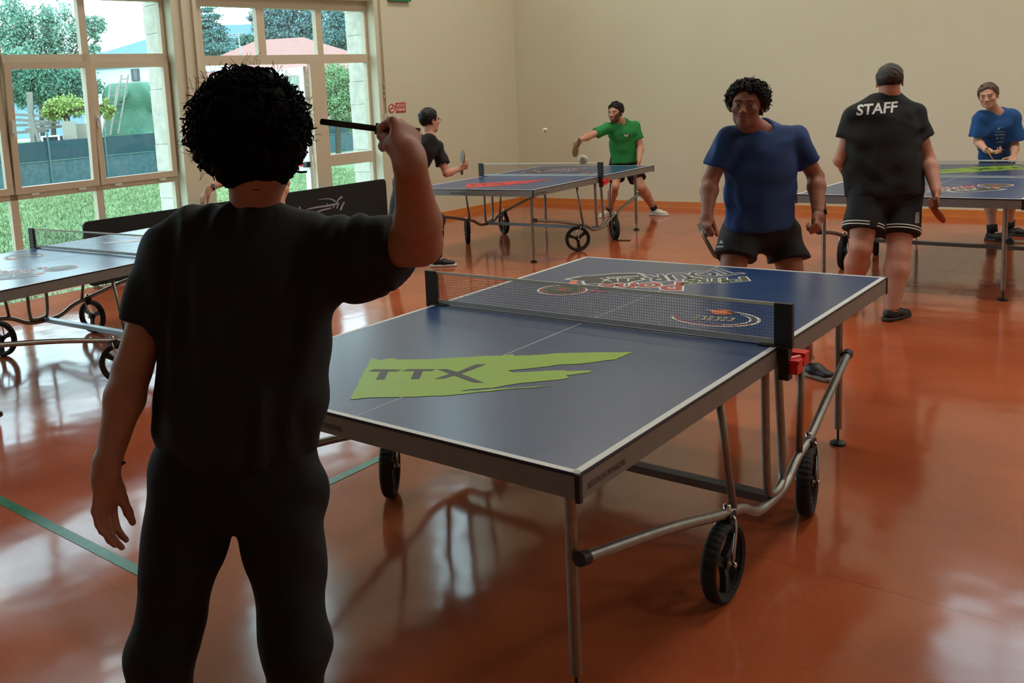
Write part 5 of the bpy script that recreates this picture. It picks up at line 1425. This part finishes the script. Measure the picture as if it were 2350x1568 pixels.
# black headband
S = SDF(); S.el(hd + R[2] * .03 - R[1] * .014, np.array([.0835, .1045, .093]), R, .01); S.plane(hd + R[2] * .052, nrm(R[2] + R[1] * -.1)); S.plane(hd - R[2] * .012, -nrm(R[2] + R[1] * -.1)); v, q = S.mesh(.006)
big_mesh('headband', v, q, black_cloth, r, org)
# white stripes round the hems
for s_ in 'LR':
    hp, kn = J['hip' + s_], J['kn' + s_]; ax = nrm(kn - hp); e = hp + (kn - hp) * .68
    for k in (.022, .042): ring_band('hem_stripe', e - ax * k, ax, .1295, .007, mat('staff_white', (220, 220, 215), .6), so, org)
logo_on(so, [(-6, -13), (3, -14), (3, 13), (-8, 13)], M_GREY, 'side_patch', 2107, 500, 6.0, None, cdir(2107, 500), org=org)
g = P(2146, 466, 6.275); racket(g, P(2156, 502, 6.36) - P(2148, 468, 6.24), -RIGHTH * 1.0 - AWAY * .22, (190, 48, 40), 'red racket hanging down from the hand of the STAFF shirt person')

# boy at the far end of the right hand table
J = dict(neck=P(2285, 252, 8.75), shR=P(2252, 272, 8.75), shL=P(2323, 268, 8.75), elR=P(2243, 325, 8.8), wrR=P(2264, 345, 8.6), elL=P(2330, 335, 8.8), wrL=P(2326, 361, 8.66),
         pel=P(2290, 372, 9.1), hipR=P(2276, 388, 9.12), hipL=P(2310, 388, 9.12), knR=P(2272, 460, 9.08), knL=P(2318, 455, 9.12), anR=on_floor(G(2277, 552)), anL=on_floor(G(2316, 540)))
hd = P(2268, 221, 8.65); fd = nrm(nrm(CAM - hd) * 1.0 - RIGHTH * .22 - UP * .02)
st = [(P(2284, 372, 9.03), .145, .10), (P(2284, 330, 8.95), .142, .10), (P(2286, 290, 8.78), .145, .095), (P(2286, 262, 8.76), .09, .065)]
cfg = dict(g=.84, hs=.93, tw=.115, td=.08, arm=.80, leg=.80, skin=(205, 152, 126), skinname='fair_boy', brow=(80, 56, 42), look=(0, 0), hsz=.9,
    handR=dict(d=RIGHTH * .9 - UP * .3 + TOCAM * .3, n=UP + TOCAM * .3, c=(.8, .9, .6)), handL=dict(d=TOCAM * .6 - RIGHTH * .45 - UP * .10, n=-UP, c=(.12, .15, .1), td=-RIGHTH * .9 + UP * .1),
    shirt=st, shirtm=mat('shirt_royal', (24, 78, 140), .8, bump=.1, bscale=200), shr=.066, cuff=.078, slv=.80, neckr=.066, hipr=(.14, .10), shortm=mat('navy_shorts', (24, 30, 48), .8), shl=.80, shw=.105,
    toeR=TOCAM * .9 + RIGHTH * .3, toeL=TOCAM * .3 + RIGHTH * .2, shoem=mat('black_leather', (18, 18, 19), .5), sole=(60, 60, 60), socks=.07, sockm=black_cloth,
    hair=dict(m=mat('hair_boy', (92, 74, 58), .6), amp=.007, freq=110, cap=dict(th=1.03, line=.076, slope=.60, nape=-.035, vol=(1.0, 1, 1.05))))
r, body, shs, so, R, org, lat, fwd = build_person('person', 'young person in loose blue shirt leaning a hand on the right table', J, hd, (fd, UP - RIGHTH * .12), cfg)
rrn = random.Random(4)
for (x, y, w_, h_) in ((2292, 296, 5, 5), (2299, 293, 4, 2), (2295, 303, 22, 1.6), (2294, 310, 24, 2.2), (2289, 318, 6, 4), (2300, 318, 8, 3), (2293, 327, 16, 2.2), (2300, 326, 6, 2), (2296, 336, 5, 4), (2297, 345, 22, 2.4), (2295, 351, 14, 2)):
    logo_on(shs, [(-w_ / 2, h_ / 2), (w_ / 2, h_ / 2 - 1), (w_ / 2, -h_ / 2 - 1), (-w_ / 2, -h_ / 2)], mat('print_pale_blue', (140, 170, 190), .6), 'shirt_print', x, y, 8.4, None, cdir(x, y), org=org)
racket(P(2268, 348, 8.48), TOCAM * .75 - UP * .3 - RIGHTH * .3, np.cross(TOCAM * .75 - UP * .3 - RIGHTH * .3, ray(2268, 350)) + TOCAM * .15, (190, 48, 60), 'racket pointing at the camera in the hand of the young blue shirt person')

# bearded player in green in the far corner
J = dict(neck=P(1424, 278, 12.05), shR=P(1393, 294, 11.95), shL=P(1456, 290, 12.1), elR=P(1352, 313, 11.9), wrR=P(1333, 321, 11.75), elL=P(1470, 338, 12.1), wrL=P(1467, 364, 11.95),
         pel=P(1432, 368, 12.25), hipR=P(1418, 378, 12.25), hipL=P(1447, 380, 12.25), knR=P(1410, 428, 12.1), knL=P(1472, 430, 12.1), anR=on_floor(G(1398, 496)), anL=on_floor(G(1502, 494)))
hd = P(1412, 259, 11.9); fd = nrm(TOCAM * .75 - RIGHTH * .74 - UP * .14)
st = [(P(1433, 368, 12.2), .185, .13), (P(1431, 330, 12.15), .185, .13), (P(1427, 304, 12.08), .19, .125), (P(1425, 284, 12.06), .115, .08)]
cfg = dict(g=1.0, hs=1.0, tw=.138, td=.105, arm=1.05, leg=1.05, skin=(198, 142, 116), skinname='fair_green', beard=.85, look=(.2, 0),
    handR=dict(d=-RIGHTH * .8 - UP * .5, n=AWAY, c=(.9, 1.2, .9)), handL=dict(d=-UP * .9 - RIGHTH * .1 + TOCAM * .2, n=-RIGHTH, c=(.5, .6, .4)),
    shirt=st, shirtm=mat('shirt_green', (26, 132, 62), .75, bump=.1, bscale=200), shr=.066, cuff=.072, slv=.62, vn=True, hipr=(.175, .12), shortm=black_cloth, shl=.66, shw=.112,
    toeR=TOCAM * .6 - RIGHTH * .8, toeL=TOCAM * .8 + RIGHTH * .7, shoem=mat('white_shoe', (215, 210, 200), .6), sole=(225, 222, 215), socks=.09, sockm=black_cloth,
    hair=dict(m=hairm, curls=120, cl=.012, amp=.007, cap=dict(th=1.05, line=.072, slope=.6, nape=-.05, vol=(1, 1, 1.08))))
r, body, shs, so, R, org, lat, fwd = build_person('person', 'bearded person in green shirt and white shoes reaching out a racket', J, hd, (fd, UP), cfg)
logo_on(shs, [(-6, -4), (-2, -1), (0, 1), (3, -3), (5, -4), (4, 3), (0, 4), (-4, 3)], mat('staff_white', (220, 220, 215), .6), 'chest_emblem', 1437, 310, 11.6, None, cdir(1437, 310), org=org)
racket(P(1327, 327, 11.7), P(1322, 345, 11.65) - P(1330, 322, 11.7), RIGHTH * .75 + TOCAM * .6, (120, 90, 60), 'brown looking racket at the end of the outstretched arm of the green shirt person')

# player with glasses at the left of the corner table
J = dict(neck=P(984, 312, 9.35), shL=P(950, 338, 9.2), shR=P(1002, 338, 9.55), elL=P(912, 378, 9.15), wrL=P(925, 405, 9.35), elR=P(1024, 398, 9.5), wrR=P(1054, 388, 9.6),
         pel=P(935, 410, 9.5), hipL=P(922, 420, 9.4), hipR=P(950, 422, 9.6), knL=P(905, 505, 9.35), knR=P(1006, 505, 9.65), anL=on_floor(G(895, 612)), anR=on_floor(G(1003, 612)))
hd = P(986, 278, 9.38); fd = nrm(AWAY * .55 + RIGHTH * .85 - UP * .05)
st = [(P(940, 400, 9.48), .155, .115), (P(958, 370, 9.45), .16, .12), (P(973, 342, 9.4), .165, .115), (P(982, 320, 9.38), .10, .075)]
cfg = dict(g=.95, hs=1.0, tw=.112, td=.075, arm=.95, leg=.92, skin=(206, 150, 128), skinname='fair_left', trousers=True,
    handL=dict(d=RIGHTH * .3 - UP, n=RIGHTH, c=(.5, .6, .4)), handR=dict(d=RIGHTH * .85 + UP * .25, n=AWAY * .6 + UP * .5, c=(1.1, 1.4, 1.), td=RIGHTH * .7 + UP * .6),
    shirt=st, shirtm=mat('black_cotton_2', (17, 20, 22), .85), shr=.064, cuff=.076, slv=.66, hipr=(.155, .12), shortm=mat('dark_jeans', (38, 42, 52), .85, noise=.15, nscale=60),
    toeL=RIGHTH * .9 - AWAY * .1, toeR=RIGHTH * .95 - AWAY * .15, shoem=mat('black_leather', (18, 18, 19), .5), sole=(225, 220, 205), hemd=.02,
    hair=dict(m=hairm, amp=.004, cap=dict(th=1.03, line=.078, slope=.62, nape=-.075, vol=(1, 1.02, 1.04))))
r, body, shs, so, R, org, lat, fwd = build_person('person', 'person with glasses, black shirt and dark jeans, playing behind the raised arm', J, hd, (fd, UP), cfg)
mb = MB()
for m_ in (-1, 1):
    c = hd + R[0] * m_ * .032 + R[1] * .108; mb.tube([c + R[0] * .023 * math.cos(a * math.pi / 8) + R[2] * .018 * math.sin(a * math.pi / 8) for a in range(16)], .0018, 5, closed=True)
    mb.tube([hd + R[0] * m_ * .056 + R[1] * .106 + R[2] * .006, hd + R[0] * m_ * .080 + R[1] * -.005 + R[2] * .008], .0018, 5)
mb.build('glasses', M_BLKP, r, origin=org)
racket(P(1060, 389, 9.6), P(1061, 360, 9.58) - P(1059, 392, 9.6), -RIGHTH * .985 - AWAY * .14, (84, 70, 44), 'upright racket seen nearly edge on before the beige wall, left of the corner table')

# player by the window, nearly hidden behind the curly head
J = dict(neck=P(600, 322, 8.1), shR=P(575, 352, 8.1), shL=P(638, 352, 8.1), elR=P(528, 408, 8.0), wrR=P(479, 434, 7.85), elL=P(655, 420, 8.1), wrL=P(640, 480, 8.0),
         pel=P(612, 480, 8.15), hipR=P(592, 495, 8.15), hipL=P(632, 495, 8.15), knR=P(590, 600, 8.1), knL=P(638, 600, 8.1), anR=on_floor(P(590, 690, 8.2)), anL=on_floor(P(640, 690, 8.2)))
hd = P(602, 282, 8.05); fd = TOCAM
st = [(P(612, 470, 8.15), .16, .12), (P(608, 400, 8.12), .165, .12), (P(606, 355, 8.1), .165, .11), (P(601, 332, 8.1), .10, .08)]
cfg = dict(g=.95, hs=1., tw=.14, td=.10, skin=(206, 150, 122), skinname='fair_window', trousers=True, finehand=True,
    handR=dict(d=-RIGHTH * .5 - UP * .65 + TOCAM * .3, n=-UP * .5 + RIGHTH * .4 + AWAY * .5, c=(.35, .4, .3), td=-UP * .8 - RIGHTH * .2), handL=dict(d=-UP, n=-RIGHTH, c=(.5, .6, .4)),
    shirt=st, shirtm=mat('white_shirt', (215, 214, 210), .8), shr=.064, cuff=.076, slv=.45, hipr=(.155, .12), shortm=mat('dark_jeans', (38, 42, 52), .85, noise=.15, nscale=60),
    toeL=TOCAM, toeR=TOCAM, shoem=mat('black_leather', (18, 18, 19), .5), hair=dict(m=hairm, amp=.004, cap=dict(line=.074)))
r, body, shs, so, R, org, lat, fwd = build_person('person', 'person mostly hidden behind the curly head, one forearm with a black watch showing', J, hd, (fd, UP), cfg)
ring_band('wrist_watch', J['wrR'] + (J['elR'] - J['wrR']) * .12, J['elR'] - J['wrR'], .029, .022, M_BLKP, r, org, face=TOCAM + -RIGHTH * .3)
